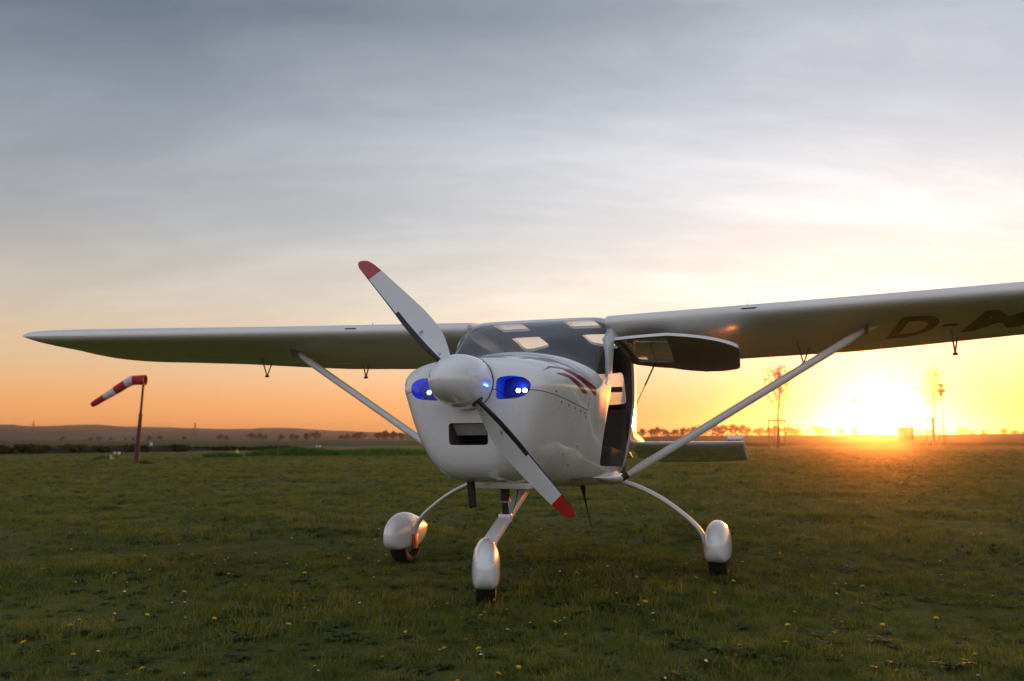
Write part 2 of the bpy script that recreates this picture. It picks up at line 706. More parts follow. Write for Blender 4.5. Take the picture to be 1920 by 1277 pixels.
make_hill('far_hill', 1850, [(-700, 800), (-200, 797), (0, 797), (60, 799), (110, 798), (170, 796), (230, 799), (300, 800), (400, 803), (470, 803),
                             (490, 801), (560, 803), (640, 807), (720, 810), (800, 814), (900, 819), (1100, 825)], 2, 650)
make_hill('near_hill', 1250, [(-700, 806), (0, 803), (60, 808), (120, 806), (200, 805), (300, 808), (380, 812), (470, 815), (560, 818), (700, 822), (850, 825)], 9, 400)


# ------------------------------------------------------------------ foliage builders
def leaf_cloud(centres, radii, n, size, seed):
    r = np.random.default_rng(seed)
    V, F = [], []
    for i in range(n):
        k = r.integers(len(centres))
        d = r.normal(size=3)
        d /= np.linalg.norm(d)
        p = np.array(centres[k]) + d * np.array(radii[k]) * r.uniform(.45, 1.05)
        a = r.normal(size=3)
        a /= np.linalg.norm(a)
        b = np.cross(a, r.normal(size=3))
        b /= np.linalg.norm(b)
        s = size * r.uniform(.5, 1.4)
        i0 = len(V)
        V += [p - a * s, p + b * s * .55, p + a * s, p - b * s * .55]
        F.append((i0, i0 + 1, i0 + 2, i0 + 3))
    return V, F


def branching(base, top, rad, seed, n=9, spread=.35, up=.75, start=.35, twig=3):
    """trunk with limbs and twigs -> verts, faces, tips"""
    r = random.Random(seed)
    base, top = Vector(base), Vector(top)
    V, F, tips = [], [], []

    def add(pts, rads, sides):
        v, f = tube(pts, rads, sides)
        o = len(V)
        V.extend(v)
        F.extend([tuple(i + o for i in q) for q in f])
    H = (top - base).length
    trunk = [base.lerp(top, t) + Vector((r.uniform(-1, 1), r.uniform(-1, 1), 0)) * H * .012 * (t > 0) for t in (0, .2, .4, .6, .8, 1)]
    add(trunk, [rad * 1.3, rad, rad * .8, rad * .6, rad * .4, rad * .12], 7)
    for i in range(n):
        t = start + (1 - start) * (i + .4) / n * .92
        p = base.lerp(top, t)
        a = i * 2.4 + r.uniform(-.5, .5)
        ln = H * spread * (1.15 - t) * r.uniform(.7, 1.2)
        d = Vector((math.cos(a), math.sin(a), up * r.uniform(.8, 1.5)))
        q = p + d.normalized() * ln
        mid = p.lerp(q, .5) + Vector((0, 0, -ln * .06))
        add([p, mid, q], [rad * .42 * (1.2 - t), rad * .25 * (1.2 - t), rad * .06], 5)
        tips += [mid, q]
        for k in range(twig):
            s = p.lerp(q, r.uniform(.35, .95))
            e = s + Vector((r.uniform(-1, 1), r.uniform(-1, 1), r.uniform(.2, 1.3))).normalized() * ln * r.uniform(.25, .5)
            add([s, e], [rad * .16, rad * .06], 4)
            tips.append(e)
    return V, F, tips


def make_tree_mesh(seed, h, wid, leaves, leaf, mat):
    V, F, tips = branching((0, 0, 0), (random.Random(seed).uniform(-.1, .1) * h, 0, h * .86), h * .035, seed, n=10, spread=wid / h * .9, up=.45, start=.06)
    tm = mesh('trunk', V, F, 'bark')
    cv, cf = leaf_cloud([tuple(t) for t in tips] , [(h * .10, h * .10, h * .08)] * len(tips), leaves, leaf, seed)
    cm = mesh('crown', cv, cf, mat, smooth=False, fix=False)
    return tm, cm


TREES = [make_tree_mesh(s, h, wd, 1500, h * .042, 'tree_leaf') for s, h, wd in ((1, 7, 5.5), (2, 7, 7), (3, 7, 4.5), (4, 7, 6), (5, 7, 8))]


def tree(u, v_top, dist, kind, label, group, base_z=0.0, wmul=1.0):
    p = azim(u, dist)
    h = zat(v_top, dist) - base_z
    o = empty('tree', (p.x, p.y, base_z), random.uniform(0, 6.28))
    s = h / 7.0
    o.scale = (s * wmul, s * wmul, s)
    tag(o, label, 'tree', group)
    tm, cm = TREES[kind]
    put('trunk', tm, o)
    put('crown', cm, o)


# trees on the skyline to the right, beyond the crop field
rr = random.Random(5)
u = 1204
skyline = []
while u < 1500:
    skyline.append((u, rr.uniform(797, 807), rr.randrange(5)))
    u += rr.uniform(11, 20)
skyline += [(1497, 806, 1), (1535, 801, 1), (1549, 805, 4), (1578, 806, 3), (1603, 804, 2), (1626, 810, 0), (1722, 808, 4), (1740, 809, 1), (1805, 808, 4), (1822, 811, 0), (1846, 811, 3), (1884, 810, 4), (1905, 812, 1), (1925, 809, 2), (1955, 808, 3)]
for u, v, k in skyline:
    tree(u, v, 470 + rr.uniform(-30, 60), k, 'small hazy round tree in the skyline row beyond the dark crop field', 'skyline trees beyond the crop field', 2.0, 1.15)
# trees in front of the hills
for u, v, k in [(412, 815, 1), (424, 817, 3), (472, 813, 4), (486, 813, 3), (497, 815, 2), (528, 816, 1), (548, 815, 4), (556, 816, 0), (575, 813, 3), (592, 810, 1), (640, 815, 2), (652, 814, 0), (665, 812, 2),
                (676, 812, 4), (708, 812, 1), (722, 808, 3), (738, 808, 2), (752, 812, 0), (769, 811, 1), (782, 813, 2), (345, 818, 0), (300, 816, 2), (280, 818, 3), (250, 820, 2), (185, 819, 4), (170, 820, 1), (117, 818, 3), (60, 823, 4), (30, 824, 1), (235, 821, 0), (207, 820, 3)]:
    tree(u, v - 2.5, 520 + rr.uniform(-60, 60), k, 'small dark tree in the broken row below the distant hills', 'trees below the hills', 1.4, 1.1)


# two pylons and a mast, far off
def pylon(u, v_top, dist, label):
    p = azim(u, dist)
    h = zat(v_top, dist)
    o = empty('power_pylon', (p.x, p.y, 0), random.uniform(-.3, .3))
    tag(o, label, 'pylon')
    V, F = [], []
    for sx in (-1, 1):
        for sy in (-1, 1):
            v, f = tube([(sx * h * .07, sy * h * .07, -8), (sx * h * .012, sy * h * .012, h)], h * .007, 4)
            F += [tuple(i + len(V) for i in q) for q in f]
            V += v
    for k in range(6):
        z = h * (k + .5) / 7
        wv = h * (.07 - .058 * z / h)
        for s in (-1, 1):
            v, f = tube([(-wv * s, -wv, z), (wv * s, -wv, z + h / 7)], h * .004, 4)
            F += [tuple(i + len(V) for i in q) for q in f]
            V += v
    obj('lattice_tower', V, F, 'dark_metal', o)
    for z, l in ((.72, .16), (.84, .12), (.95, .08)):
        v, f = tube([(-h * l, 0, h * z), (h * l, 0, h * z)], h * .006, 4)
        obj('cross_arm', v, f, 'dark_metal', o)


pylon(365, 792, 1000, 'thin lattice power pylon standing tall before the low end of the hills')
pylon(61, 791, 1350, 'tiny lattice pylon on the ridge of the hills')
pylon(609, 805, 1000, 'short lattice pylon between the dark trees below the hills')


# hedge-like bank of scrub at the left edge of the airfield
def scrub(name, u0, u1, dist, vtop, seed, label, n=2600, mat='hedge_leaf'):
    r = np.random.default_rng(seed)
    cs, rs = [], []
    a, b = azim(u0, dist), azim(u1, dist * 1.06)
    m = int((b - a).length / 1.1)
    for i in range(m):
        p = a.lerp(b, (i + r.uniform()) / m)
        h = max(.3, zat(vtop, dist)) * r.uniform(.7, 1.08)
        cs.append((p.x, p.y + r.uniform(-.6, .6), h * .5))
        rs.append((r.uniform(.7, 1.3), .6, h * .5))
    V, F = leaf_cloud(cs, rs, n, .17, seed)
    me = mesh(name, V, F, mat, smooth=False, fix=False)
    o = put(name, me)
    tag(o, label, 'hedge')
    # the soil and twigs inside, so the bank is not see-through
    V, F = [], []
    for i in range(m + 1):
        p = a.lerp(b, i / m)
        hh = max(.25, zat(vtop + 3.5, dist)) * (1 + .25 * mnoise.noise(Vector((i * .3, seed, 0))))
        for dy, z in ((-.8, -.05), (-.5, hh * .75), (0, hh), (.6, hh * .7), (.9, -.05)):
            V.append((p.x, p.y + dy, z))
    for i in range(m):
        for k in range(4):
            F.append((i * 5 + k, i * 5 + k + 1, i * 5 + 5 + k + 1, i * 5 + 5 + k))
    obj('bank', V, F, mat, o)


scrub('hedge', -260, 330, 72, 830.5, 3, 'low dark scrubby hedge along the airfield edge behind the windsock', 9000)
scrub('hedge', 300, 560, 84, 835, 4, 'low thin hedge behind the yellow cone, in front of a far field', 3500)

# ------------------------------------------------------------------ windsock
WS = ground(255, 871)


def make_windsock():
    d = WS.y
    o = empty('windsock', (WS.x, WS.y, 0))
    tag(o, 'red and white striped windsock drooping from a rusty red pole', 'windsock')
    k = d / FPX  # metres per photo pixel at the pole
    H = (871 - 722) * k
    lean = Vector((7 * k, 0, 0))
    P = lambda t: Vector((0, 0, 0)).lerp(Vector((lean.x, 0, H)), t)
    v, f = tube([P(0) - Vector((0, 0, .1)), P(.35), P(.62)], [.085, .075, .062], 12)
    obj('lower_pole', v, f, 'pole_paint', o)
    v, f = tube([P(.60), P(.8), P(1.0)], [.045, .042, .04], 12)
    obj('upper_pole', v, f, 'pole_paint', o)
    v, f = tube([P(.60), P(.635)], [.07, .066], 12)
    obj('pole_collar', v, f, 'dark_metal', o)
    # sock centre line, in pixels from the pole top
    pts = [(265, 714, 9.0), (254, 714, 8.8), (243.5, 714.5, 8.6), (240, 715, 8.6), (229, 721, 8.0), (210, 733.5, 7.2), (190, 746, 6.2), (172, 757.5, 5.2), (167, 760.5, 4.0)]
    line, rad = [], []
    for (a, b, q) in pts:
        line.append(Vector(((a - 255) * k, 0, (871 - b) * k)))
        rad.append(q * k * 1.1)
    segs = [(0, 2, 'sock_red'), (2, 4, 'sock_white'), (4, 5, 'sock_red'), (5, 6, 'sock_white'), (6, 8, 'sock_red')]
    for a, b, m in segs:
        seg = []
        rd = []
        for i in range(a, b):
            for t in (0, .25, .5, .75):
                seg.append(line[i].lerp(line[i + 1], t))
                rd.append((rad[i] * (1 - t) + rad[i + 1] * t) * (1 + .03 * math.sin(9 * i + 5 * t)))
        seg.append(line[b])
        rd.append(rad[b])
        v, f = tube(seg, rd, 18, .95)
        f = f[:-2] + ([f[-1]] if b == 8 else [])
        s = obj('sock_band', v, f, m, o, angle=60)
        md = s.modifiers.new('thick', 'SOLIDIFY')
        md.thickness = .006
    a = 2 * math.pi
    ring = [Vector((line[0].x, math.cos(a * i / 20) * rad[0], line[0].z + math.sin(a * i / 20) * rad[0])) for i in range(21)]
    v, f = tube(ring, .014, 6, up=(1, 0, 0))
    obj('hoop', v, f, 'dark_metal', o)


make_windsock()

# grass tuft / soil mounds
def mound(name, u, v, wpx, hpx, label, mat='tall_grass', cat='grass mound', n=500, leaf=.06):
    p = ground(u, v)
    k = p.y / FPX
    wd, ht = wpx * k / 2, hpx * k
    r = np.random.default_rng(int(u))
    V, F = [], []
    for j in range(7):
        for i in range(16):
            a = 2 * math.pi * i / 16
            s = 1 - j / 6
            V.append((p.x + math.cos(a) * wd * s, p.y + math.sin(a) * wd * .6 * s, ht * (1 - s * s) * (.8 + .3 * mnoise.noise(Vector((i * .7, j * .5, u)))) - .03))
    for j in range(6):
        for i in range(16):
            F.append((j * 16 + i, j * 16 + (i + 1) % 16, j * 16 + 16 + (i + 1) % 16, j * 16 + 16 + i))
    o = obj(name, V, F, mat)
    for i in range(n):
        a, s = r.uniform(0, 6.28), math.sqrt(r.uniform(0, 1))
    V, F = [], []
    for i in range(n):
        a, s = r.uniform(0, 6.28), math.sqrt(r.uniform(0, 1))
        q = np.array((p.x + math.cos(a) * wd * s, p.y + math.sin(a) * wd * .6 * s, ht * (1 - s * s) * .85 - .03))
        L = leaf * r.uniform(.8, 2.2)
        e = np.array((r.normal() * .35, r.normal() * .35, 1)) * L
        b = np.array((math.cos(a * 7), math.sin(a * 7), 0)) * L * .12
        i0 = len(V)
        V += [q - b, q + b, q + e]
        F.append((i0, i0 + 1, i0 + 2))
    put('blades', mesh('blades', V, F, mat, smooth=False, fix=False), o)
    tag(o, label, cat)


mound('grass_mound', 270, 870, 34, 5, 'small dark tuft of grass at the foot of the windsock pole', n=700)
mound('grass_mound', 418, 857.5, 74, 5, 'long low dark green mound beside the yellow cone', n=1500, leaf=.12)
mound('grass_mound', 560, 854, 200, 11, 'broad bank of tall green grass behind the red tipped propeller blade', n=5000, leaf=.13)
mound('grass_mound', 720, 853, 240, 9, 'long bank of tall green grass running towards the fuselage', n=5000, leaf=.13)
mound('grass_mound', 197, 862, 40, 3, 'low dark tuft beside the faded yellow marker', n=600, leaf=.1)


def marker(name, u, v, wpx, hpx, mats, label, cat):
    """tent-shaped airfield marker"""
    p = ground(u, v)
    k = p.y / FPX
    wd, ht = wpx * k, hpx * k
    o = empty(name, (p.x, p.y, 0), random.uniform(-.2, .2))
    n = len(mats)
    for i, m in enumerate(mats):
        x0, x1 = -wd / 2 + wd * i / n, -wd / 2 + wd * (i + 1) / n - .004
        tri = [(-ht * .8, 0), (ht * .8, 0), (ht * .08, ht), (-ht * .08, ht)]
        vv, ff = prism(tri, 'x', x0, x1)
        me = mesh('board', vv, ff, m, smooth=False)
        bevel(me, ht * .02)
        put('board', me, o)
    tag(o, label, cat)


def cone_marker(u, v, wpx, hpx, label):
    p = ground(u, v)
    k = p.y / FPX
    o = empty('marker_cone', (p.x, p.y, 0))
    wd, ht = wpx * k / 2, hpx * k
    rings = [[(math.cos(a) * wd * s, math.sin(a) * wd * s, z * ht) for a in [2 * math.pi * i / 20 for i in range(20)]] for s, z in ((1.0, .04), (.96, .09), (.12, .96), (.06, 1))]
    V, F = loft(rings)
    obj('cone_body', V, F, 'marker_yellow', o)
    V, F = box(-wd * 1.15, wd * 1.15, -wd * 1.15, wd * 1.15, 0, ht * .05)
    me = mesh('base_plate', V, F, 'marker_black')
    put('base_plate', bevel(me, ht * .01), o)
    tag(o, label, 'marker')


def pyramid_marker(u, v, wpx, hpx, label):
    p = ground(u, v)
    k = p.y / FPX
    wd, ht = wpx * k / 2, hpx * k
    o = empty('marker_tent', (p.x, p.y, 0), .5)
    for s, m in ((-1, 'marker_black'), (1, 'marker_yellow')):
        V = [(0, -wd, 0), (s * wd, -wd * .9, 0), (s * wd, wd * .9, 0), (0, wd, 0), (0, -wd * .1, ht), (s * wd * .12, 0, ht * .98), (0, wd * .1, ht)]
        F = [(0, 1, 5, 4), (1, 2, 5), (2, 3, 6, 5), (0, 3, 2, 1)]
        obj('panel', V, F, m, o, smooth=False)
    tag(o, label, 'marker')


pyramid_marker(205, 862, 22, 10, 'tent marker half faded yellow and half black, left of the windsock pole')
marker('marker_board', 222, 852.5, 16, 5.0, ['marker_white', 'sock_red', 'marker_white', 'marker_black'], 'low board marker with white, red and black panels beside the runway', 'marker')
cone_marker(444.5, 850.5, 8, 8, 'small pale yellow cone beyond the low dark green mound')
marker('marker_board', 344, 842, 10, 3.6, ['marker_white', 'marker_black', 'marker_white'], 'small white board marker with a dark centre near the thin hedge', 'marker')
marker('marker_board', 597, 838.5, 8, 3.2, ['marker_white', 'marker_black', 'marker_white'], 'tiny white board marker above the tall green grass bank', 'marker')

# thin marker stake in front of the grass bank
p = ground(521, 857)
o = empty('marker_stake', (p.x, p.y, 0))
v, f = tube([(0, 0, -.05), (.02, 0, 34 * p.y / FPX)], [.022, .018], 8)
obj('stake', v, f, 'wood', o)
v, f = tube([(.02, 0, 30 * p.y / FPX), (.021, 0, 33 * p.y / FPX)], .03, 8)
obj('band', v, f, 'dark_metal', o)
tag(o, 'thin wooden stake in front of the tall green grass bank', 'stake')

# little white sign beyond the hedge
p = azim(284, 118)
o = empty('notice_board', (p.x, p.y, 0))
V, F = box(-.17, .17, -.02, .02, zat(832, 118), zat(826.5, 118))
put('panel', bevel(mesh('panel', V, F, 'marker_white'), .008), o)
for sx in (-.12, .12):
    v, f = tube([(sx, .03, 0), (sx, .03, zat(827, 118))], .03, 8)
    obj('post', v, f, 'wood', o)
tag(o, 'small white notice board on posts behind the dark hedge', 'sign')


# ------------------------------------------------------------------ young trees with stakes, mast, hut
def sapling(u, vbase_dist, v_top, v_crown, label, seed, wid):
    p = azim(u, vbase_dist)
    h = zat(v_top, vbase_dist)
    zb = zat(v_crown, vbase_dist)
    o = empty('young_tree', (p.x, p.y, 0))
    tag(o, label, 'tree')
    V, F, tips = branching((0, 0, -.1), (wid * .15, 0, h), .085, seed, n=22, spread=wid / h * 1.35, up=2.0, start=zb / h, twig=6)
    obj('trunk', V, F, 'bark', o)
    cv, cf = leaf_cloud([tuple(t) for t in tips], [(.18, .18, .25)] * len(tips), 1800, .055, seed)
    put('crown', mesh('crown', cv, cf, 'bud_leaf', smooth=False, fix=False), o)
    return p


def tree_support(p, h, wd, label, group=None):
    o = empty('tree_support', (p.x, p.y, 0), .25)
    tag(o, label, 'tree stakes')
    for sx in (-1, 1):
        for sy in (-1, 1):
            v, f = tube([(sx * wd * 1.05, sy * wd, -.1), (sx * wd, sy * wd, h)], .06, 9)
            obj('post', v, f, 'wood', o)
    for sy in (-1, 1):
        V, F = box(-wd * 1.1, wd * 1.1, sy * (wd + .06) - .025, sy * (wd + .06) + .025, h - .16, h - .04)
        put('crossbar', bevel(mesh('crossbar', V, F, 'wood'), .008), o)
    for sx in (-1, 1):
        V, F = box(sx * (wd + .06) - .025, sx * (wd + .06) + .025, -wd, wd, h - .17, h - .05)
        put('crossbar', bevel(mesh('crossbar', V, F, 'wood'), .008), o)


D1 = ground(1455, 842).y
p = sapling(1457, 85, 703, 790, 'bare young tree with upright twigs above a square stake frame, near the wing strut', 21, 3.4)
tree_support(p, zat(790, 85), .52, 'square frame of wooden stakes around the young tree near the wing strut')
p = sapling(1750, 104, 712, 792, 'slender bare young tree beside the weather mast', 33, 3.2)
tree_support(p, zat(790, 104), .42, 'wooden stake frame around the young tree beside the weather mast')


def weather_mast(u, dist, v_top, label, big=True):
    p = azim(u, dist)
    h = zat(v_top, dist)
    k = dist / FPX
    o = empty('weather_mast', (p.x, p.y, 0))
    tag(o, label, 'mast')
    v, f = tube([(0, 0, 0), (0, 0, h - 8 * k)], [.07, .05], 10)
    obj('pole', v, f, 'dark_metal', o)
    for i in range(3):
        a = i * 2.094 + .4
        v, f = tube([(0, 0, 38 * k if big else 20 * k), (math.cos(a) * 13 * k, math.sin(a) * 13 * k, 0)], .035, 8)
        obj('tripod_leg', v, f, 'dark_metal', o)
    s = 1 if big else .55
    # funnel on top, boxes below
    rings = [[(math.cos(a) * r * k * s, math.sin(a) * r * k * s, h + z * k * s) for a in [2 * math.pi * i / 16 for i in range(16)]] for r, z in ((1.0, -9), (1.2, -6.5), (4.6, -.6), (4.6, 0))]
    V, F = loft(rings)
    obj('funnel', V, F, 'dark_metal', o)
    for (x0, x1, z0, z1) in ((-5.0, 6.0, -14, -8.6), (-3.6, 1.6, -20, -14.4)):
        V, F = box(x0 * k * s, x1 * k * s, -2.5 * k * s, 2.5 * k * s, h + z0 * k * s, h + z1 * k * s)
        put('sensor_box', bevel(mesh('sensor_box', V, F, 'dark_metal'), .03), o)


weather_mast(1770, 112, 734, 'tall tripod weather mast with a funnel head at the field edge')
weather_mast(1604, 150, 752, 'thin distant mast with a small head in the glow of the sun', False)
p = azim(1680, 300)
o = empty('radio_mast', (p.x, p.y, 0))
v, f = tube([(0, 0, 0), (0, 0, zat(745, 300)), (0, 0, zat(706, 300))], [.12, .09, .05], 8)
obj('pole', v, f, 'metal', o)
v, f = tube([(0, 0, zat(746, 300)), (0, 0, zat(744, 300))], .16, 8)
obj('collar', v, f, 'dark_metal', o)
tag(o, 'very thin tall radio mast directly above the low sun', 'mast')

p = azim(1699, 135)
o = empty('field_hut', (p.x, p.y, 0), .1)
k = 135 / FPX
zt = zat(805.5, 135)
V, F = box(-9 * k, 9 * k, -.8, .8, -.1, zt - .12)
put('wall', bevel(mesh('wall', V, F, 'hut_wall'), .02), o)
V, F = box(-9.8 * k, 9.8 * k, -.95, .95, zt - .118, zt)
put('roof', bevel(mesh('roof', V, F, 'hut_roof'), .02), o)
V, F = box(-3 * k, 4 * k, -.83, -.803, 0, zt - .35)
put('door', bevel(mesh('door', V, F, 'wood'), .006), o)
tag(o, 'small box shaped hut on the skyline right of the low sun', 'hut')

# ------------------------------------------------------------------ the aircraft
# local axes: x towards its left wing, y aft, z up; origin at the nose wheel's contact point
AC = empty('light_aircraft', (-.1393, 4.6035, 0), -.3286)
tag(AC, 'white high-wing light aircraft with blue nose lights, red-tipped propeller and one door raised', 'aircraft')

KEYS = [  # y, half width, widest z, top z, bottom z, upper power, lower taper, lower power
    (-.262, .15, 1.08, 1.14, .99, 2.2, .20, 2.4),
    (-.255, .25, 1.08, 1.185, .84, 2.3, .25, 2.8),
    (-.240, .32, 1.09, 1.218, .755, 2.4, .30, 3.2),
    (-.205, .372, 1.095, 1.243, .690, 2.6, .34, 3.6),
    (-.15, .405, 1.10, 1.258, .650, 2.7, .36, 4.0),
    (-.08, .43, 1.10, 1.268, .628, 2.7, .36, 4.0),
    (.05, .458, 1.10, 1.288, .610, 2.5, .33, 4.0),
    (.25, .487, 1.10, 1.312, .592, 2.2, .28, 4.0),
    (.40, .505, 1.10, 1.333, .578, 2.0, .22, 4.2),
    (.47, .510, 1.10, 1.372, .572, 2.15, .20, 4.4),
    (.60, .512, 1.10, 1.462, .563, 3.1, .15, 4.8),
    (.75, .515, 1.10, 1.545, .555, 4.2, .10, 5.4),
    (.90, .516, 1.10, 1.592, .549, 7.5, .07, 6.0),
    (1.02, .520, 1.10, 1.613, .545, 8.5, .05, 6.4),
    (1.30, .514, 1.10, 1.592, .545, 8.5, .07, 6.0),
    (1.62, .490, 1.10, 1.560, .560, 7.0, .14, 4.5),
    (1.85, .412, 1.09, 1.520, .585, 4.2, .18, 4.0),
    (2.05, .360, 1.06, 1.420, .605, 3.5, .20, 3.6),
    (2.30, .310, 1.00, 1.240, .630, 2.9, .22, 3.0),
    (2.70, .255, .93, 1.090, .660, 2.5, .22, 2.6),
    (3.40, .140, .86, .990, .700, 2.2, .15, 2.3),
    (4.20, .050, .82, .905, .740, 2.0, .10, 2.0),
    (4.55, .015, .81, .850, .775, 2.0, .05, 2.0),
]
_ys = [k[0] for k in KEYS]
BF = [pchip(_ys, [k[i] for k in KEYS]) for i in range(1, 8)]
NR = 84


def body_ring(y, off=0.0):
    wv, zc, zt, zb, nu, tp, nl = (f(y) for f in BF)
    ring = []
    for k in range(NR):
        a = 2 * math.pi * k / NR
        c, s = math.cos(a), math.sin(a)
        if s >= 0:
            x = (wv + off) * math.copysign(abs(c) ** (2 / nu), c)
            z = zc + (zt + off - zc) * abs(s) ** (2 / nu)
        else:
            x0 = math.copysign(abs(c) ** (2 / nl), c)
            t = abs(s) ** (2 / nl)
            x = (wv + off) * x0 * (1 - tp * t)
            z = zc - (zc - zb + off) * t
        ring.append((x, y, z))
    return ring


def body(y0, y1, off=0.0, n=60, mat='paint', extra=()):
    ys = sorted(set([round(v, 4) for v in list(np.linspace(y0, y1, n)) + list(extra)]))
    V, F = loft([body_ring(y, off) for y in ys])
    return mesh('body', V, F, mat)


def shell(y0, y1, o1, o2, n=60, mat='paint', inner='paint', m0=.02):
    return boolean(body(y0, y1, o1, n, mat), [body(y0 + m0, y1 - m0, o2, n, inner)])


FW = .33     # firewall plane
# cutters, read off the photograph in side, front and top view
ws_poly = [(.425, 1.62), (.425, 1.335), (.455, 1.265), (.52, 1.195), (.58, 1.155), (.635, 1.15), (.665, 1.18), (.775, 1.44), (.93, 1.545), (.97, 1.75), (.425, 1.75)]
door_poly = rounded([(.865, 1.432), (.765, 1.20), (.675, .98), (.655, .80), (.70, .685), (1.38, .655), (1.53, .76), (1.63, .93), (1.64, 1.15), (1.57, 1.362)],
                    [.03, .05, .12, .08, .04, .06, .09, .12, .15, .05])
dwin_poly = rounded([(.89, 1.375), (.82, 1.21), (.81, 1.10), (1.50, 1.08), (1.50, 1.32)], .04)
door_cut = prism(door_poly, 'x', .30, .70)
sdoor_win_cut = prism(dwin_poly, 'x', -.70, -.30)
sky_polys = []
for s in (-1, 1):
    sky_polys.append(rounded([(s * .145, 1.03), (s * .345, 1.03), (s * .345, 1.275), (s * .145, 1.275)], .03))
    sky_polys.append(rounded([(s * .155, 1.475), (s * .36, 1.475), (s * .36, 1.80), (s * .155, 1.80)], [.02, .02, .10, .10]))
rear_polys = [rounded([(s * .06, 1.115), (s * .335, 1.115), (s * .335, 1.335), (s * .06, 1.335)], .045) for s in (-1, 1)]


def fuselage():
    ring_ = body(FW - .012, FW + .016, -.0045, 4, 'black_trim')
    put('firewall_seal', ring_, AC)
    fus = boolean(body(FW + .0045, 4.55, 0, 90), [body(FW + .03, 3.2, -.018, 70, 'interior')])
    cuts = [cutm(prism(ws_poly, 'x', -.7, .7)), cutm(door_cut), cutm(sdoor_win_cut)]
    cuts += [cutm(prism(p, 'z', 1.35, 1.8)) for p in sky_polys]
    cuts += [cutm(prism(p, 'y', 1.80, 2.9)) for p in rear_polys]
    me = boolean(fus, cuts)
    put('fuselage', me, AC)

    def pane(name, cutter, parent=AC, mat='acrylic', o1=-.003, o2=-.007, y0=.34, y1=3.2, n=80):
        me = boolean(shell(y0, y1, o1, o2, n, mat, mat), [cutm(cutter, mat)], 'INTERSECT')
        return put(name, me, parent)
    pane('windshield', prism(ws_poly, 'x', -.7, .7), y1=1.6)
    for p in sky_polys:
        pane('roof_window', prism(p, 'z', 1.35, 1.8), mat='roof_acrylic')
    for p in rear_polys:
        pane('rear_window', prism(p, 'y', 1.82, 2.9))
    pane('side_window', sdoor_win_cut)
    # closed door outline on the far side: a seam cut as a thin raised strip
    # raised door: the same skin as the opening, swung up about its top edge
    skin = boolean(shell(.5, 1.75, -.001, -.018, 60, 'paint', 'door_lining'), [cutm(prism([(a, b) for a, b in door_poly], 'x', .30, .70), 'paint')], 'INTERSECT')
    dm = boolean(skin, [cutm(prism(dwin_poly, 'x', .3, .7), 'paint')])
    wm = boolean(shell(.5, 1.75, -.006, -.010, 60, 'acrylic', 'acrylic'), [cutm(prism(dwin_poly, 'x', .3, .7), 'acrylic')], 'INTERSECT')
    a, b = Vector((.492, .86, 1.44)), Vector((.492, 1.53, 1.368))
    ax = (b - a).normalized()
    M = Matrix.Translation(a) @ Matrix.Rotation(R(-88), 4, ax) @ Matrix.Translation(-a)
    hdl = mesh('door_handle', *box(.485, .50, .74, .84, .86, .885), 'black_trim')
    for me in (dm, wm, hdl):
        me.transform(M)
    door = put('door', dm, AC)
    put('door_window', wm, door)
    put('door_handle', hdl, door)
    # gas strut that holds the door up
    s0, s1 = Vector((.485, 1.62, 1.05)), M @ Vector((.50, 1.50, 1.20))
    v, f = tube([s0, s0.lerp(s1, .5)], .003, 8)
    obj('gas_strut_rod', v, f, 'metal', AC)
    v, f = tube([s0.lerp(s1, .48), s1], .0055, 8)
    obj('gas_strut_cylinder', v, f, 'black_trim', AC)


fuselage()


# window posts seen from outside along the windshield's rear edge
def surf_x(y, z, off=0.0):
    """half width of the body at station y, height z"""
    wv, zc, zt, zb, nu, tp, nl = (f(y) for f in BF)
    if z >= zc:
        t = min(1, (z - zc) / (zt - zc))
        return (wv + off) * (1 - t ** nu) ** (1 / nu)
    t = min(1, (zc - z) / (zc - zb))
    return (wv + off) * (1 - t ** nl) ** (1 / nl) * (1 - tp * t)


# ---- cowling: upper and lower half, with lamp bays, air inlet and a join line
def zsplit(y):
    return 1.085 - .15 * (y + .25)


light_poly = [(.152, 1.142), (.205, 1.156), (.285, 1.150), (.325, 1.122), (.325, 1.085), (.300, 1.055), (.255, 1.042), (.148, 1.036)]
light_poly = rounded(light_poly, [.02, .03, .03, .02, .02, .02, .02, .025], 3)
inlet_poly = rounded([(-.105, .922), (.105, .922), (.105, .812), (-.105, .812)], .018)


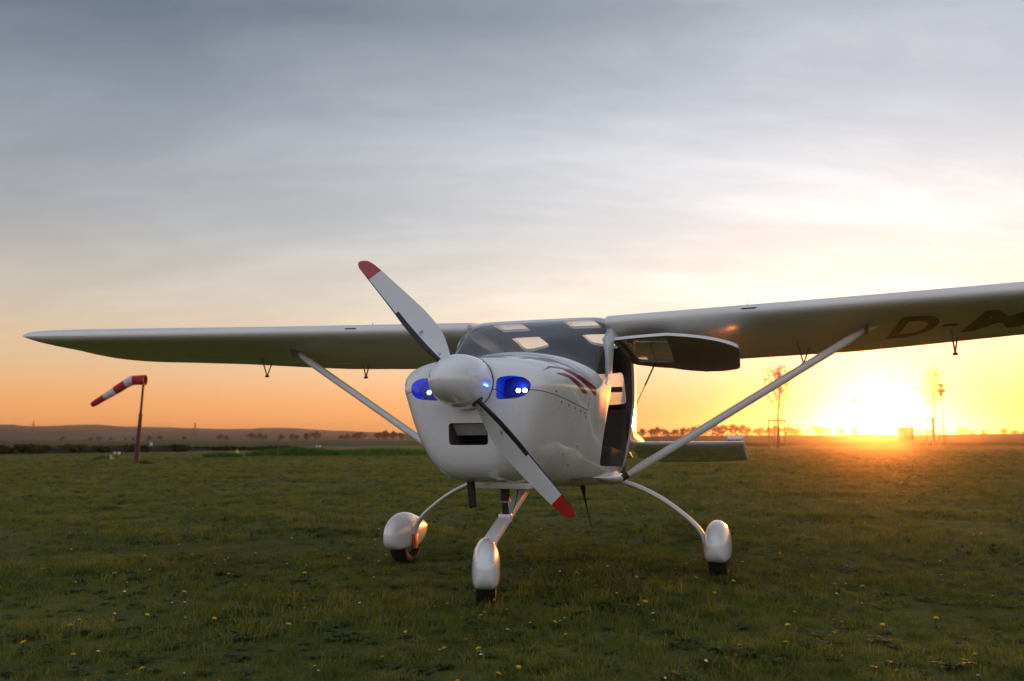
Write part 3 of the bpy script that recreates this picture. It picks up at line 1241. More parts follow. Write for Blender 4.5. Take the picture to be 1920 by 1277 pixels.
def cowling():
    bays = []
    for s in (-1, 1):
        bays.append(cutm(prism([(s * a, b) for a, b in light_poly], 'y', -.5, -.12), 'recess_wall'))
    inlet = cutm(prism(inlet_poly, 'y', -.5, .02), 'interior')
    full = boolean(body(-.262, FW, 0, 40, 'paint', extra=[k[0] for k in KEYS if k[0] < FW] + [-.259, -.248, -.222, -.18, -.115]), bays + [inlet])
    y0, y1 = -.6, .6
    up = [(y0, zsplit(y0) + .0016), (y1, zsplit(y1) + .0016), (y1, 2), (y0, 2)]
    lo = [(y0, zsplit(y0) - .0016), (y1, zsplit(y1) - .0016), (y1, 0), (y0, 0)]
    a = boolean(full.copy(), [cutm(prism(up, 'x', -1, 1), 'black_trim')], 'INTERSECT')
    b = boolean(full.copy(), [cutm(prism(lo, 'x', -1, 1), 'black_trim')], 'INTERSECT')
    put('upper_cowling', a, AC)
    lower = put('lower_cowling', b, AC)
    # lamp units
    for s in (-1, 1):
        hs = empty('nose_light', (0, 0, 0), 0, AC)
        bpy.data.objects.remove(hs)
        vv, ff = prism([(s * (.225 + (a - .225) * .985), 1.097 + (z - 1.097) * .985) for a, z in light_poly], 'y', -.135, -.122)
        unit = put('nose_light', mesh('nose_light', vv, ff, 'recess', smooth=False), AC)
        for dx in (-.0175, .0175):
            cx, cz = s * .247 + dx, 1.086
            rings = [[(cx + math.cos(t) * r_, yy, cz + math.sin(t) * r_) for t in [2 * math.pi * i / 20 for i in range(20)]] for r_, yy in ((.0105, -.134), (.0105, -.150), (.0085, -.155), (.003, -.157))]
            V, F = loft(rings)
            obj('led', V, F, 'led', unit)
            rings = [[(cx + math.cos(t) * r_, yy, cz + math.sin(t) * r_) for t in [2 * math.pi * i / 20 for i in range(20)]] for r_, yy in ((.0132, -.134), (.0150, -.134), (.0150, -.148), (.0132, -.148), (.0132, -.134))]
            V, F = loft(rings, cap=False)
            obj('led_bezel', V, F, 'dark_metal', unit)
        lm = boolean(shell(-.262, .1, -.0015, -.004, 50, 'lens', 'lens', .003), [cutm(prism([(s * a, b) for a, b in light_poly], 'y', -.5, -.13), 'lens')], 'INTERSECT')
        put('lens_cover', lm, unit)
        ld = bpy.data.lights.new('nose_light_glow', 'POINT')
        ld.energy = .34
        ld.color = (.02, .12, 1.0)
        ld.shadow_soft_size = .02
        lo_ = bpy.data.objects.new('nose_light_glow', ld)
        col.objects.link(lo_)
        lo_.parent = unit
        lo_.location = (s * .245, -.168, 1.10)
    # inlet: grey plate above a dark radiator
    V, F = prism([(-.215, .9205), (-.150, .862), (-.146, .866), (-.205, .9205)], 'x', -.103, .103)
    put('inlet_plate', mesh('inlet_plate', V, F, 'paint_wing', smooth=False), lower)
    V, F = [], []
    for i in range(12):
        z = .815 + i * .0048
        v, f = box(-.104, .104, -.02, -.006, z, z + .0022)
        F += [tuple(k + len(V) for k in q) for q in f]
        V += v
    put('radiator_fins', mesh('radiator_fins', V, F, 'black_trim', smooth=False), lower)
    # fasteners along the join
    for y in (-.10, -.02, .07, .16, .235, .30):
        z = zsplit(y) - (.02 if y > -.05 else -.018)
        x = surf_x(y, z)
        v, f = tube([(x - .002, y, z), (x + .0022, y, z)], .0055, 10)
        obj('fastener', v, f, 'black_trim', lower)
    for (y, z) in ((.32, .96), (.322, 1.06), (.322, 1.03), (.20, .76), (.322, .80), (.322, .70)):
        x = surf_x(y, z)
        v, f = tube([(x - .002, y, z), (x + .0022, y, z)], .004, 10)
        obj('fastener', v, f, 'black_trim', lower)
    # red flash on each flank
    for s in (-1, 1):
        st1 = [(-.165, 1.186), (-.08, 1.212), (.02, 1.216), (.12, 1.205), (.24, 1.176), (.40, 1.125), (.40, 1.078), (.34, 1.094), (.24, 1.133), (.12, 1.178), (.02, 1.206), (-.08, 1.206)]
        st2 = [(-.07, 1.178), (.02, 1.180), (.10, 1.160), (.20, 1.120), (.27, 1.085), (.205, 1.085), (.12, 1.120), (.03, 1.158), (-.07, 1.172)]
        for stp in (st1, st2):
            me = boolean(shell(-.2, .5, .0022, .0008, 40, 'dark_red', 'dark_red'), [cutm(prism(stp, 'x', s * .22, s * .7), 'dark_red')], 'INTERSECT')
            put('red_flash', me, AC)


cowling()

# ---- exhaust, lip under the cowling, belly aerials
v, f = tube([(-.098, .02, .68), (-.093, .02, .60), (-.086, .025, .50), (-.083, .028, .485)], .0215, 16)
obj('exhaust_pipe', v, f[:-2] + [f[-2]], 'exhaust', AC).modifiers.new('t', 'SOLIDIFY').thickness = .003
V, F = box(-.145, .20, .13, .23, .576, .609)
put('outlet_lip', bevel(mesh('outlet_lip', V, F, 'paint'), .004), AC)
mast = obj('belly_aerial', *tube([(.25, 1.06, .56), (.25, 1.09, .515), (.25, 1.115, .47), (.25, 1.20, .37), (.25, 1.30, .268)], [.022, .012, .006, .003, .0025], 8), 'dark_metal', AC)
obj('aerial_tip', *tube([(.25, 1.30, .268), (.315, 1.32, .322)], .0042, 8), 'brake', mast)
obj('drain', *tube([(.44, 1.12, .58), (.44, 1.12, .545)], .006, 8), 'metal', AC)

# ---- cabin fittings
put('instrument_panel', bevel(mesh('instrument_panel', *prism([(.56, 1.265), (.72, 1.275), (.76, 1.25), (.75, .98), (.70, .96), (.56, 1.0)], 'x', -.41, .41), 'interior'), .008), AC)
for s in (-1, 1):
    st = put('seat', bevel(mesh('seat', *prism([(1.02, .60), (1.02, .76), (1.10, .80), (1.42, .77), (1.55, 1.04), (1.62, 1.04), (1.55, .70), (1.50, .60)], 'x', s * .24 - .20, s * .24 + .20), 'seat_cloth'), .035, 3), AC)
    bl = bevel(mesh('seat_belt', *prism([(1.405, .79), (1.535, 1.05), (1.545, 1.05), (1.42, .79)], 'x', s * .24 - .03, s * .24 + .03), 'black_trim'), .002, 1)
    put('seat_belt', bl, st)
obj('control_stick', *tube([(0, .98, .58), (0, .96, .80), (0, .99, .98)], [.012, .012, .017], 10), 'black_trim', AC)
v, f = tube([(-.04, .78, 1.275), (-.04, .78, 1.30), (-.04, .78, 1.345), (-.04, .78, 1.365)], [.02, .03, .036, .02], 14)
obj('compass', v, f, 'black_trim', AC)
V, F = box(-.40, .40, .50, 1.62, .606, .618)
put('cabin_floor', mesh('cabin_floor', V, F, 'interior', smooth=False), AC)
V, F = box(.10, .29, 2.16, 2.18, 1.195, 1.235)
put('sun_shade', mesh('sun_shade', V, F, 'interior', smooth=False), AC)
V, F = box(.31, .41, .80, 1.02, .62, .67)
put('pedal_box', bevel(mesh('pedal_box', V, F, 'paint_wing'), .02), AC)

# ---- propeller
HY, HZ = -.352, 1.124
prof = [(-.617, .004), (-.613, .022), (-.60, .045), (-.575, .070), (-.54, .092), (-.49, .113), (-.43, .128), (-.37, .135), (-.30, .137), (-.272, .137), (-.268, .132)]
rings = [[(math.cos(a) * r_, y, HZ + math.sin(a) * r_) for a in [2 * math.pi * i / 56 for i in range(56)]] for y, r_ in prof]
V, F = loft(rings)
prop = empty('propeller', (0, 0, 0), 0, AC)
spin = obj('spinner', V, F, 'paint', prop)
rings = [[(math.cos(a) * r_, y, HZ + math.sin(a) * r_) for a in [2 * math.pi * i / 48 for i in range(48)]] for y, r_ in ((-.2675, .1385), (-.258, .1385), (-.254, .10), (-.24, .10))]
V, F = loft(rings)
obj('backplate', V, F, 'dark_metal', prop)
for i in range(10):
    a = 2 * math.pi * i / 10 + .2
    c, s = math.cos(a), math.sin(a)
    v, f = tube([(c * .1355, -.285, HZ + s * .1355), (c * .1382, -.285, HZ + s * .1382)], .0045, 8)
    obj('screw', v, f, 'metal', spin)

bl_r = [.075, .11, .135, .16, .20, .25, .30, .36, .43, .50, .57, .64, .70, .745, .78, .81, .835, .852, .861]
fch = pchip([.07, .11, .16, .22, .30, .38, .50, .64, .75, .81, .84, .861], [.045, .052, .082, .118, .142, .143, .124, .100, .083, .070, .056, .016])
fof = pchip([.07, .15, .30, .50, .70, .80, .861], [.0, .002, .008, .006, .0, -.004, -.012])     # shifts the centre line towards the trailing edge
ftw = pchip([.07, .16, .30, .50, .70, .861], [46, 43, 34, 24, 18, 15])
fth = pchip([.07, .13, .2, .35, .6, .861], [.040, .034, .024, .016, .010, .004])
NC = 14


def blade(phi):
    er = Vector((math.cos(phi), 0, math.sin(phi)))
    et = Vector((-math.sin(phi), 0, math.cos(phi)))   # direction of the leading edge
    ey = Vector((0, -1, 0))
    V, F, tags = [], [], []
    n = 2 * NC
    for r_ in bl_r:
        ch, tw, th, of = fch(r_), R(ftw(r_)), fth(r_), fof(r_)
        ring = []
        for k in range(n):
            if k <= NC:
                s, up = k / NC, 1
            else:
                s, up = (n - k) / NC, -1
            s = .5 - .5 * math.cos(math.pi * s)      # 0 leading edge .. 1 trailing edge
            t = 1.9 * th * (math.sqrt(max(s, 0)) - s) * .96 + .0006
            cpos = (.38 - s) * ch - of
            q = er * r_ + (et * math.cos(tw) + ey * math.sin(tw)) * cpos + (ey * math.cos(tw) - et * math.sin(tw)) * (t * (1.0 if up > 0 else -.45))
            ring.append(q + Vector((0, HY, HZ)))
        V += ring
    for i in range(len(bl_r) - 1):
        for k in range(n):
            F.append((i * n + k, i * n + (k + 1) % n, (i + 1) * n + (k + 1) % n, (i + 1) * n + k))
            rm = (bl_r[i] + bl_r[i + 1]) / 2
            kk = min(k, n - 1 - k)
            guard = (kk < 4 and rm < .50) or (kk < 2 and rm < .85) or rm < .115
            tags.append('guard' if guard else ('tip' if rm > .745 else 'white'))
    F.append(tuple(range((len(bl_r) - 1) * n, len(bl_r) * n)))
    tags.append('tip')
    out = {}
    for key, mat in (('white', 'paint_blade'), ('tip', 'red_paint'), ('guard', 'black_trim')):
        out[key] = mesh('blade', V, [q for q, t in zip(F, tags) if t == key], mat)
    # drop loose vertices
    for me in out.values():
        bm = bmesh.new()
        bm.from_mesh(me)
        bmesh.ops.delete(bm, geom=[v for v in bm.verts if not v.link_faces], context='VERTS')
        bm.to_mesh(me)
        bm.free()
    b = put('blade', out['white'], prop)
    put('blade_tip', out['tip'], b)
    put('leading_edge_guard', out['guard'], b)

    # maker's mark: a slim dark swoosh with a hairline under it, and small print by the root
    def mark(r0, side, pts):
        tw = R(ftw(r0))
        base = er * r0 + Vector((0, HY, HZ))
        tu = et * math.cos(tw) + ey * math.sin(tw)
        nn = ey * math.cos(tw) - et * math.sin(tw)
        ch, th, of = fch(r0), fth(r0), fof(r0)
        vs = []
        for (a, c_) in pts:
            rr_ = r0 + a
            s = .38 - (c_ + fof(rr_)) / fch(rr_)
            t = 1.9 * fth(rr_) * (math.sqrt(max(s, .001)) - s) * .96 + .0022
            tw2 = R(ftw(rr_))
            vs.append(er * rr_ + (et * math.cos(tw2) + ey * math.sin(tw2)) * c_ + (ey * math.cos(tw2) - et * math.sin(tw2)) * t + Vector((0, HY, HZ)))
        return vs
    polys = [[(-.006, .012), (.001, .004), (.006, -.006), (.010, -.020), (.003, -.010), (-.002, -.001)],
             [(.001, .020), (.0025, .020), (.0115, -.008), (.010, -.008)],
             [(-.011, .016), (-.0098, .016), (-.001, -.014), (-.0022, -.014)]]
    V, F = [], []
    for pl in polys:
        vs = mark(.33, 1, pl)
        F.append(tuple(range(len(V), len(V) + len(vs))))
        V += vs
    for pl in ([(-.005, .010), (-.001, .010), (-.001, -.008), (-.005, -.008)], [(.002, .008), (.004, .008), (.004, -.010), (.002, -.010)], [(.008, .004), (.011, .001), (.011, -.006), (.008, -.004)]):
        vs = mark(.178, 1, pl)
        F.append(tuple(range(len(V), len(V) + len(vs))))
        V += vs
    put('makers_mark', mesh('makers_mark', V, F, 'letter', smooth=False, fix=False), b)
    # socket where the blade leaves the spinner
    v, f = tube([er * .110 + Vector((0, HY, HZ)), er * .137 + Vector((0, HY, HZ))], [.034, .032], 20)
    obj('blade_socket', v, f, 'black_trim', prop)


principled('paint_blade', (.66, .67, .68), .38, coat=.3, var=.04, vscale=5)
PHI = 2.2903
blade(PHI)
blade(PHI + math.pi)

# ---- wings
CH, YLE, ZLE, ZTE, DIH = 1.09, .865, 1.540, 1.385, .030
AIR = 26


def foil(s, up):
    """NACA-like section, fraction of chord"""
    t = .135
    yt = 5 * t * (.2969 * math.sqrt(s) - .126 * s - .3516 * s * s + .2843 * s ** 3 - .1030 * s ** 4)
    m_, p_ = .032, .40
    yc = m_ / p_ ** 2 * (2 * p_ * s - s * s) if s < p_ else m_ / (1 - p_) ** 2 * (1 - 2 * p_ + 2 * p_ * s - s * s)
    return yc + yt if up else yc - yt


def wing_params(x):
    """leading edge y, chord, thickness factor, z lift at span station x >= 0"""
    if x <= 3.72:
        return YLE, CH, 1.0, DIH * x
    s = min(1.0, (x - 3.72) / .60)
    e = math.sqrt(max(0, 1 - s ** 6))
    yl = YLE + .10 * (1 - e)
    yt = YLE + CH - .12 * s ** 1.5 - .42 * (1 - math.sqrt(max(0, 1 - s ** 4)))
    return yl, max(.04, yt - yl), max(.04, e), DIH * x + .022 * (1 - e)


def wash(x):
    """twist: the trailing edge rises towards the tip"""
    return float(np.interp(x, [0, 1.9, 2.2, 2.9, 3.5, 4.4], [-.022, -.022, -.012, .020, .036, .05]))


def wing_point(x, s, up, sgn):
    yl, ch, th, dz = wing_params(x)
    y = yl + s * ch
    zch = ZLE + (ZTE - ZLE) * ((y - YLE) / CH) + dz
    zch += wash(x) * (y - YLE) / CH
    zu, zl = foil(s, True) * ch, foil(s, False) * ch
    if th < 1:    # tip: the lower skin sweeps up to meet the upper one
        zl = zu + (zl - zu) * th
        zu = zu
    z = zch + (zu if up else zl)
    return (sgn * x, y, z)


def section(x, s0, s1, sgn):
    up = [s0 + (s1 - s0) * (.5 - .5 * math.cos(math.pi * k / AIR)) for k in range(AIR + 1)]
    pts = [wing_point(x, s, True, sgn) for s in reversed(up)]
    lowp = [wing_point(x, s, False, sgn) for s in up]
    if s0 == 0:
        lowp = lowp[1:]
    return pts + lowp


def flap_piece(name, x0, x1, s0, parent, sgn, drop=0.0):
    xs = np.linspace(x0, x1, 10)
    V, F = loft([section(x, s0, 1.0, sgn) for x in xs])
    yh = YLE + s0 * CH
    V = [(a, b, c - drop * max(0, (b - yh) / (CH * (1 - s0)))) for a, b, c in V]
    o = put(name, mesh(name, V, F, 'paint_wing'), parent)
    return o


def lower_z(x, y):
    yl, ch, th, dz = wing_params(abs(x))
    s = min(1, max(0, (y - yl) / ch))
    return wing_point(abs(x), s, False, 1)[2]


def upper_z(x, y):
    yl, ch, th, dz = wing_params(abs(x))
    s = min(1, max(0, (y - yl) / ch))
    return wing_point(abs(x), s, True, 1)[2]


for sgn in (1, -1):
    wing = empty('wing', (0, 0, 0), 0, AC)
    xs = [.455, .6, 1.0, 1.5, 2.0, 2.45, 2.9, 3.3, 3.6]
    V, F = loft([section(x, 0, .755, sgn) for x in xs])
    put('wing_skin', mesh('wing_skin', V, F, 'paint_wing'), wing)
    tipx = [3.6005, 3.66, 3.72, 3.80, 3.89, 3.97, 4.05, 4.12, 4.18, 4.23, 4.27, 4.297, 4.311, 4.317, 4.3195]
    V, F = loft([section(x, 0, 1.0, sgn) for x in tipx])
    put('wing_tip', mesh('wing_tip', V, F, 'paint_wing'), wing)
    flap_piece('flap', .56, 2.087, .768, wing, sgn)
    flap_piece('aileron', 2.09, 3.592, .772, wing, sgn)
    # hinge brackets hanging below the trailing edge
    for hx in (.98, 1.602, 2.4955) + ((3.1,) if sgn < 0 else ()):
        if hx == 3.1:
            continue
        ya, yb = 1.36, 1.66
        zlo = 1.322 + .038 * (hx - 1.6)
        tip_ = Vector((sgn * hx, 1.635, zlo))
        v, f = tube([Vector((sgn * (hx - .035), 1.50, lower_z(hx, 1.50) + .006)), tip_], .0055, 8)
        obj('hinge_arm', v, f, 'metal', wing)
        v, f = tube([Vector((sgn * (hx + .035), 1.75, lower_z(hx, 1.75) - .002)), tip_], .0055, 8)
        obj('hinge_arm', v, f, 'metal', wing)
        v, f = tube([tip_ + Vector((-.014, 0, 0)), tip_ + Vector((.014, 0, 0))], .0085, 8)
        obj('hinge_bolt', v, f, 'dark_metal', wing)
    # slim vent slot on the nose of the wing and a small pin on top
    V, F = [], []
    for k in range(9):
        x = 1.27 + .085 * k / 8
        for s in (.003, .0085):
            q = wing_point(x, s, True, sgn)
            V.append((q[0], q[1] - .0025, q[2] + .002))
    F = [(2 * i, 2 * i + 1, 2 * i + 3, 2 * i + 2) for i in range(8)]
    put('vent_slot', mesh('vent_slot', V, F, 'black_trim', fix=False), wing)
    zt_ = upper_z(1.29, 1.14)
    v, f = tube([(sgn * 1.29, 1.14, zt_ - .01), (sgn * 1.29, 1.142, zt_ + .022), (sgn * 1.288, 1.15, zt_ + .034)], [.004, .003, .0025], 6)
    obj('fuel_vent', v, f, 'dark_metal', wing)
    # lift strut with its end fittings
    lo_ = Vector((sgn * .515, 1.09, .607))
    hi_ = Vector((sgn * 1.95, 1.24, lower_z(1.95, 1.24) - .022))
    d = (hi_ - lo_)
    st = obj('strut', *tube([lo_ + d * .01, lo_ + d * .035, lo_ + d * .07, lo_ + d * .5, lo_ + d * .93, lo_ + d * .975, lo_ + d * .995], [.016, .020, .025, .025, .025, .021, .014], 18, 1.0, up=(0, 1, 0)), 'paint_wing', AC)
    obj('strut_end', *tube([lo_ - d * .012, lo_ + d * .016], .021, 12), 'dark_metal', st)
    V, F = prism([(1.19, hi_.z - .02), (1.29, hi_.z - .018), (1.33, hi_.z + .04), (1.15, hi_.z + .04)], 'x', min(sgn * 1.955, sgn * 1.975), max(sgn * 1.955, sgn * 1.975))
    put('strut_fitting', bevel(mesh('strut_fitting', V, F, 'metal'), .004), wing)
    v, f = tube([hi_ + Vector((-sgn * .02, 0, -.005)), hi_ + Vector((sgn * .12, .02, .04))], [.02, .006], 12)
    obj('strut_fairing', v, f, 'paint_wing', wing)
    if sgn > 0:
        # registration painted under the left wing
        def glyph(ch_, x0, x1, y0, y1, slant):
            cu = bpy.data.curves.new('t', 'FONT')
            cu.body = ch_
            cu.offset = .032
            o_ = bpy.data.objects.new('t', cu)
            col.objects.link(o_)
            dg = bpy.context.evaluated_depsgraph_get()
            dg.update()
            me = bpy.data.meshes.new_from_object(o_.evaluated_get(dg))
            bpy.data.objects.remove(o_)
            bm = bmesh.new()
            bm.from_mesh(me)
            bmesh.ops.triangulate(bm, faces=bm.faces)
            bmesh.ops.subdivide_edges(bm, edges=[e for e in bm.edges if e.calc_length() > .1], cuts=3, use_grid_fill=True)
            X = [v.co.x for v in bm.verts]
            Y = [v.co.y for v in bm.verts]
            for v in bm.verts:
                a = (v.co.x - min(X)) / (max(X) - min(X))
                b_ = (v.co.y - min(Y)) / (max(Y) - min(Y))
                y = y1 + (y0 - y1) * b_           # glyph top lies towards the leading edge
                x = x0 + (x1 - x0) * a + slant * b_
                v.co = (x, y, lower_z(x, y) - .0025)
            bm.to_mesh(me)
            bm.free()
            me.materials.append(MATS['letter'])
            put('registration_letter', me, wing)
        glyph('D', 2.10, 2.34, 1.07, 1.62, .05)
        glyph('-', 2.40, 2.48, 1.33, 1.40, .0)
        glyph('M', 2.53, 2.86, 1.07, 1.62, .05)

# ---- tail
def stab(sgn):
    V, rings = [], []
    for x, yl, c in ((.03, 3.78, .44), (.16, 3.78, .52), (.22, 3.79, .56), (.35, 3.80, .58), (.6, 3.82, .57), (.9, 3.845, .54), (1.02, 3.86, .52), (1.045, 3.87, .49), (1.055, 3.90, .42)):
        ring = []
        dr = R(20)
        up = [.5 - .5 * math.cos(math.pi * k / 14) for k in range(15)]
        th = .5 if x > 1.05 else 1
        pts = [(s, foil0(s) * th) for s in reversed(up)] + [(s, -foil0(s) * th) for s in up[1:]]
        for s, t in pts:
            a, b_ = s * c, t * c
            ring.append((sgn * x, yl + a * math.cos(dr) + b_ * math.sin(dr), .812 - a * math.sin(dr) + b_ * math.cos(dr)))
        rings.append(ring)
    V, F = loft(rings)
    o_ = put('tailplane', mesh('tailplane', V, F, 'paint'), AC)
    v, f = tube([(sgn * .915, 3.80, .842), (sgn * 1.05, 3.81, .842)], .026, 10, .9)
    obj('balance_weight', v, f, 'paint', o_)


def foil0(s):
    return 5 * .11 * (.2969 * math.sqrt(s) - .126 * s - .3516 * s * s + .2843 * s ** 3 - .1036 * s ** 4)


stab(1)
stab(-1)
rings = []
for z, yl, c in ((.86, 3.30, .92), (1.05, 3.48, .76), (1.3, 3.64, .62), (1.55, 3.78, .50), (1.62, 3.83, .44), (1.65, 3.9, .30)):
    up = [.5 - .5 * math.cos(math.pi * k / 12) for k in range(13)]
    pts = [(s, foil0(s)) for s in reversed(up)] + [(s, -foil0(s)) for s in up[1:]]
    rings.append([(t * c * .8, yl + s * c, z) for s, t in pts])
V, F = loft(rings)
obj('tail_fin', V, F, 'paint', AC)


# ---- landing gear
def pant(name, cx, cy, L0, L1, hw, zb, zt, parent, lean=0.0):
    rings = []
    for k in range(25):
        t = k / 24
        y = -L0 + (L0 + L1) * (.5 - .5 * math.cos(math.pi * t))
        a = (y + L0) / (L0 + L1)
        if a < .36:
            e = math.sqrt(max(0, 1 - ((.36 - a) / .36) ** 2.1))
        else:
            e = 1 - ((a - .36) / .64) ** 1.7
        e = max(e, .02)
        zm = zb + (zt - zb) * (.42 + .16 * max(0, a - .4))
        top = zm + (zt - zm) * e
        bot = zm - (zm - zb) * min(1, e * 1.25) ** .7
        wv = hw * e ** .75
        ring = []
        for j in range(32):
            th = 2 * math.pi * j / 32
            c, s = math.cos(th), math.sin(th)
            n = 2.3 if s >= 0 else 4.5
            px_ = wv * math.copysign(abs(c) ** (2 / n), c)
            pz = zm + ((top - zm) if s >= 0 else (zm - bot)) * math.copysign(abs(s) ** (2 / n), s)
            if s >= 0:
                px_ *= 1 - .12 * abs(s)
            ring.append((cx + px_, cy + y, pz))
        rings.append(ring)
    V, F = loft(rings)
    me = mesh(name, V, F, 'paint')
    return put(name, me, parent)


def wheel(cx, cy, rad, hw, parent):
    rings = []
    prof_ = [(-hw * .55, rad * .50), (-hw * .85, rad * .62), (-hw, rad * .78), (-hw * .93, rad * .93), (-hw * .6, rad * .99), (0, rad), (hw * .6, rad * .99), (hw * .93, rad * .93), (hw, rad * .78), (hw * .85, rad * .62), (hw * .55, rad * .50)]
    for x, r_ in prof_:
        rings.append([(cx + x, cy + math.cos(a) * r_, rad + math.sin(a) * r_ - .004) for a in [2 * math.pi * i / 40 for i in range(40)]])
    V, F = loft(rings, cap=False)
    w_ = empty('wheel', (0, 0, 0), 0, parent)
    obj('tyre', V, F, 'rubber', w_)
    rings = [[(cx + x, cy + math.cos(a) * r_, rad + math.sin(a) * r_ - .004) for a in [2 * math.pi * i / 32 for i in range(32)]] for x, r_ in ((-hw * .6, rad * .2), (-hw * .5, rad * .51), (hw * .5, rad * .51), (hw * .6, rad * .2))]
    V, F = loft(rings)
    obj('rim', V, F, 'metal', w_)


for sgn in (1, -1):
    cx, cy = sgn * 1.062, 1.24
    gear = empty('main_gear', (0, 0, 0), 0, AC)
    p_ = pant('wheel_fairing', cx, cy - .02, .25, .38, .082, .105, .345, gear)
    wheel(cx, cy, .15, .056, gear)
    pts = [(.36, 1.18, .585), (.46, 1.19, .572), (.54, 1.195, .553), (.64, 1.205, .512), (.74, 1.21, .458), (.83, 1.215, .395), (.91, 1.22, .328), (.955, 1.222, .275), (.975, 1.225, .235), (.985, 1.225, .18)]
    fx, fz = pchip(range(len(pts)), [q[0] for q in pts]), pchip(range(len(pts)), [q[2] for q in pts])
    line = []
    for i in range(41):
        t = i / 40 * (len(pts) - 1)
        line.append((sgn * fx(t), 1.19 + .035 * t / 9, fz(t)))
    rad_ = [.017 - .003 * i / 40 for i in range(41)]
    v, f = tube(line, [r_ * 2.0 for r_ in rad_], 16, .5, up=(0, 1, 0))
    # flat spring leg: wide fore-and-aft, thin in the plane of bending
    rings = []
    for i, q in enumerate(line):
        q = Vector(q)
        d = (Vector(line[min(i + 1, 40)]) - Vector(line[max(i - 1, 0)])).normalized()
        yv = Vector((0, 1, 0))
        nv = d.cross(yv).normalized()
        th_, wd_ = rad_[i] * .95, .045 - .012 * i / 40
        rings.append([q + nv * th_ * math.sin(a) + yv * wd_ * math.cos(a) for a in [2 * math.pi * j / 16 for j in range(16)]])
    V, F = loft(rings)
    obj('spring_leg', V, F, 'paint_wing', gear)
    V, F = box(min(sgn * .968, sgn * .985), max(sgn * .968, sgn * .985), 1.17, 1.25, .10, .20)
    put('brake_caliper', bevel(mesh('brake_caliper', V, F, 'brake'), .006), gear)
    v, f = tube([(sgn * .978, 1.235, .19), (sgn * .973, 1.255, .25), (sgn * .93, 1.27, .32)], .004, 6)
    obj('brake_line', v, f, 'black_trim', gear)
    # moulded fairing where the leg leaves the belly
    rings = []
    for k in range(13):
        t = k / 12
        y = .72 + .66 * t
        e = max(.03, math.sin(math.pi * t ** 1.5) ** .75)
        xo, zo = .40, .615
        rings.append([(sgn * (xo + .118 * e * math.cos(a)), y, zo - .02 * e + .040 * e * math.sin(a)) for a in [2 * math.pi * j / 18 for j in range(18)]])
    V, F = loft(rings)
    obj('leg_fairing', V, F, 'paint', AC)

ng = empty('nose_gear', (0, 0, 0), R(19), AC)
pant('wheel_fairing', 0.0, -.01, .235, .34, .074, .092, .335, ng)
wheel(0, 0, .145, .052, ng)
nl_ = empty('nose_leg', (0, 0, 0), 0, AC)
# leading-link leg: box section from the belly down to the fork
rings = []
for (y, z, hw, hh) in ((.70, .575, .030, .028), (.60, .528, .032, .024), (.30, .405, .034, .020), (.08, .315, .036, .020), (.02, .285, .040, .020), (-.02, .262, .040, .016)):
    d = Vector((0, -.9, -.42)).normalized()
    nv = Vector((0, -.42, .9)).normalized()
    c = Vector((0, y, z))
    rr_ = rounded([(-hw, -hh), (hw, -hh), (hw, hh), (-hw, hh)], .009, 3)
    rings.append([c + Vector((a, 0, 0)) + nv * b_ for a, b_ in rr_])
V, F = loft(rings)
obj('link_leg', V, F, 'paint', nl_)
obj('shock_absorber', *tube([(.005, .285, .60), (.005, .287, .50), (.005, .2875, .497), (.005, .292, .425)], [.026, .026, .019, .019], 16), 'black_trim', nl_)
obj('shock_collar', *tube([(.005, .286, .505), (.005, .287, .495)], .030, 16), 'metal', nl_)
V, F = box(-.03, .04, .27, .31, .385, .43)
put('shock_bracket', bevel(mesh('shock_bracket', V, F, 'paint'), .005), nl_)
obj('steering_cable', *tube([(.06, .36, .58), (.045, .35, .49), (.035, .31, .42)], .0025, 6), 'dark_metal', nl_)
V, F = box(-.022, .022, -.262, -.255, .196, .199)
for sx in (-1, 1):
    v, f = tube([(sx * .036, -.205, .232), (sx * .038, -.215, .232)], .004, 8)
    obj('screw', v, f, 'black_trim', ng)
    # small red darts on the fairing's flanks
    vv = [(sx * .0765, -.12, .19), (sx * .0768, -.05, .205), (sx * .0768, -.02, .197), (sx * .0765, -.05, .182)]
    put('red_dart', mesh('red_dart', vv, [(0, 1, 2, 3)], 'dark_red', fix=False), ng)

# ------------------------------------------------------------------ grass, leaves and flowers
protos = bpy.data.collections.new('grass_sources')


def blade_clump(name, seed, n, spread, hmin, hmax, wid, mat, droop=.5):
    r = np.random.default_rng(seed)
    V, F = [], []
    for i in range(n):
        a = r.uniform(0, 6.283)
        rad = spread * math.sqrt(r.uniform())
        p = np.array((math.cos(a) * rad, math.sin(a) * rad, -.008))
        h = r.uniform(hmin, hmax)
        la = r.uniform(0, 6.283)
        lean = np.array((math.cos(la), math.sin(la), 0)) * h * r.uniform(.15, 1.0) * droop
        sd = np.array((-math.sin(la + r.uniform(-.8, .8)), math.cos(la), 0)) * wid * r.uniform(.6, 1.3)
        i0 = len(V)
        m1 = p + lean * .3 + np.array((0, 0, h * .55))
        t = p + lean * 1.1 + np.array((0, 0, h * r.uniform(.75, 1)))
        V += [p - sd, p + sd, m1 + sd * .75, m1 - sd * .75, t]
        F += [(i0, i0 + 1, i0 + 2, i0 + 3), (i0 + 3, i0 + 2, i0 + 4)]
    me = mesh(name, V, F, mat, smooth=False, fix=False)
    o = bpy.data.objects.new(name, me)
    protos.objects.link(o)


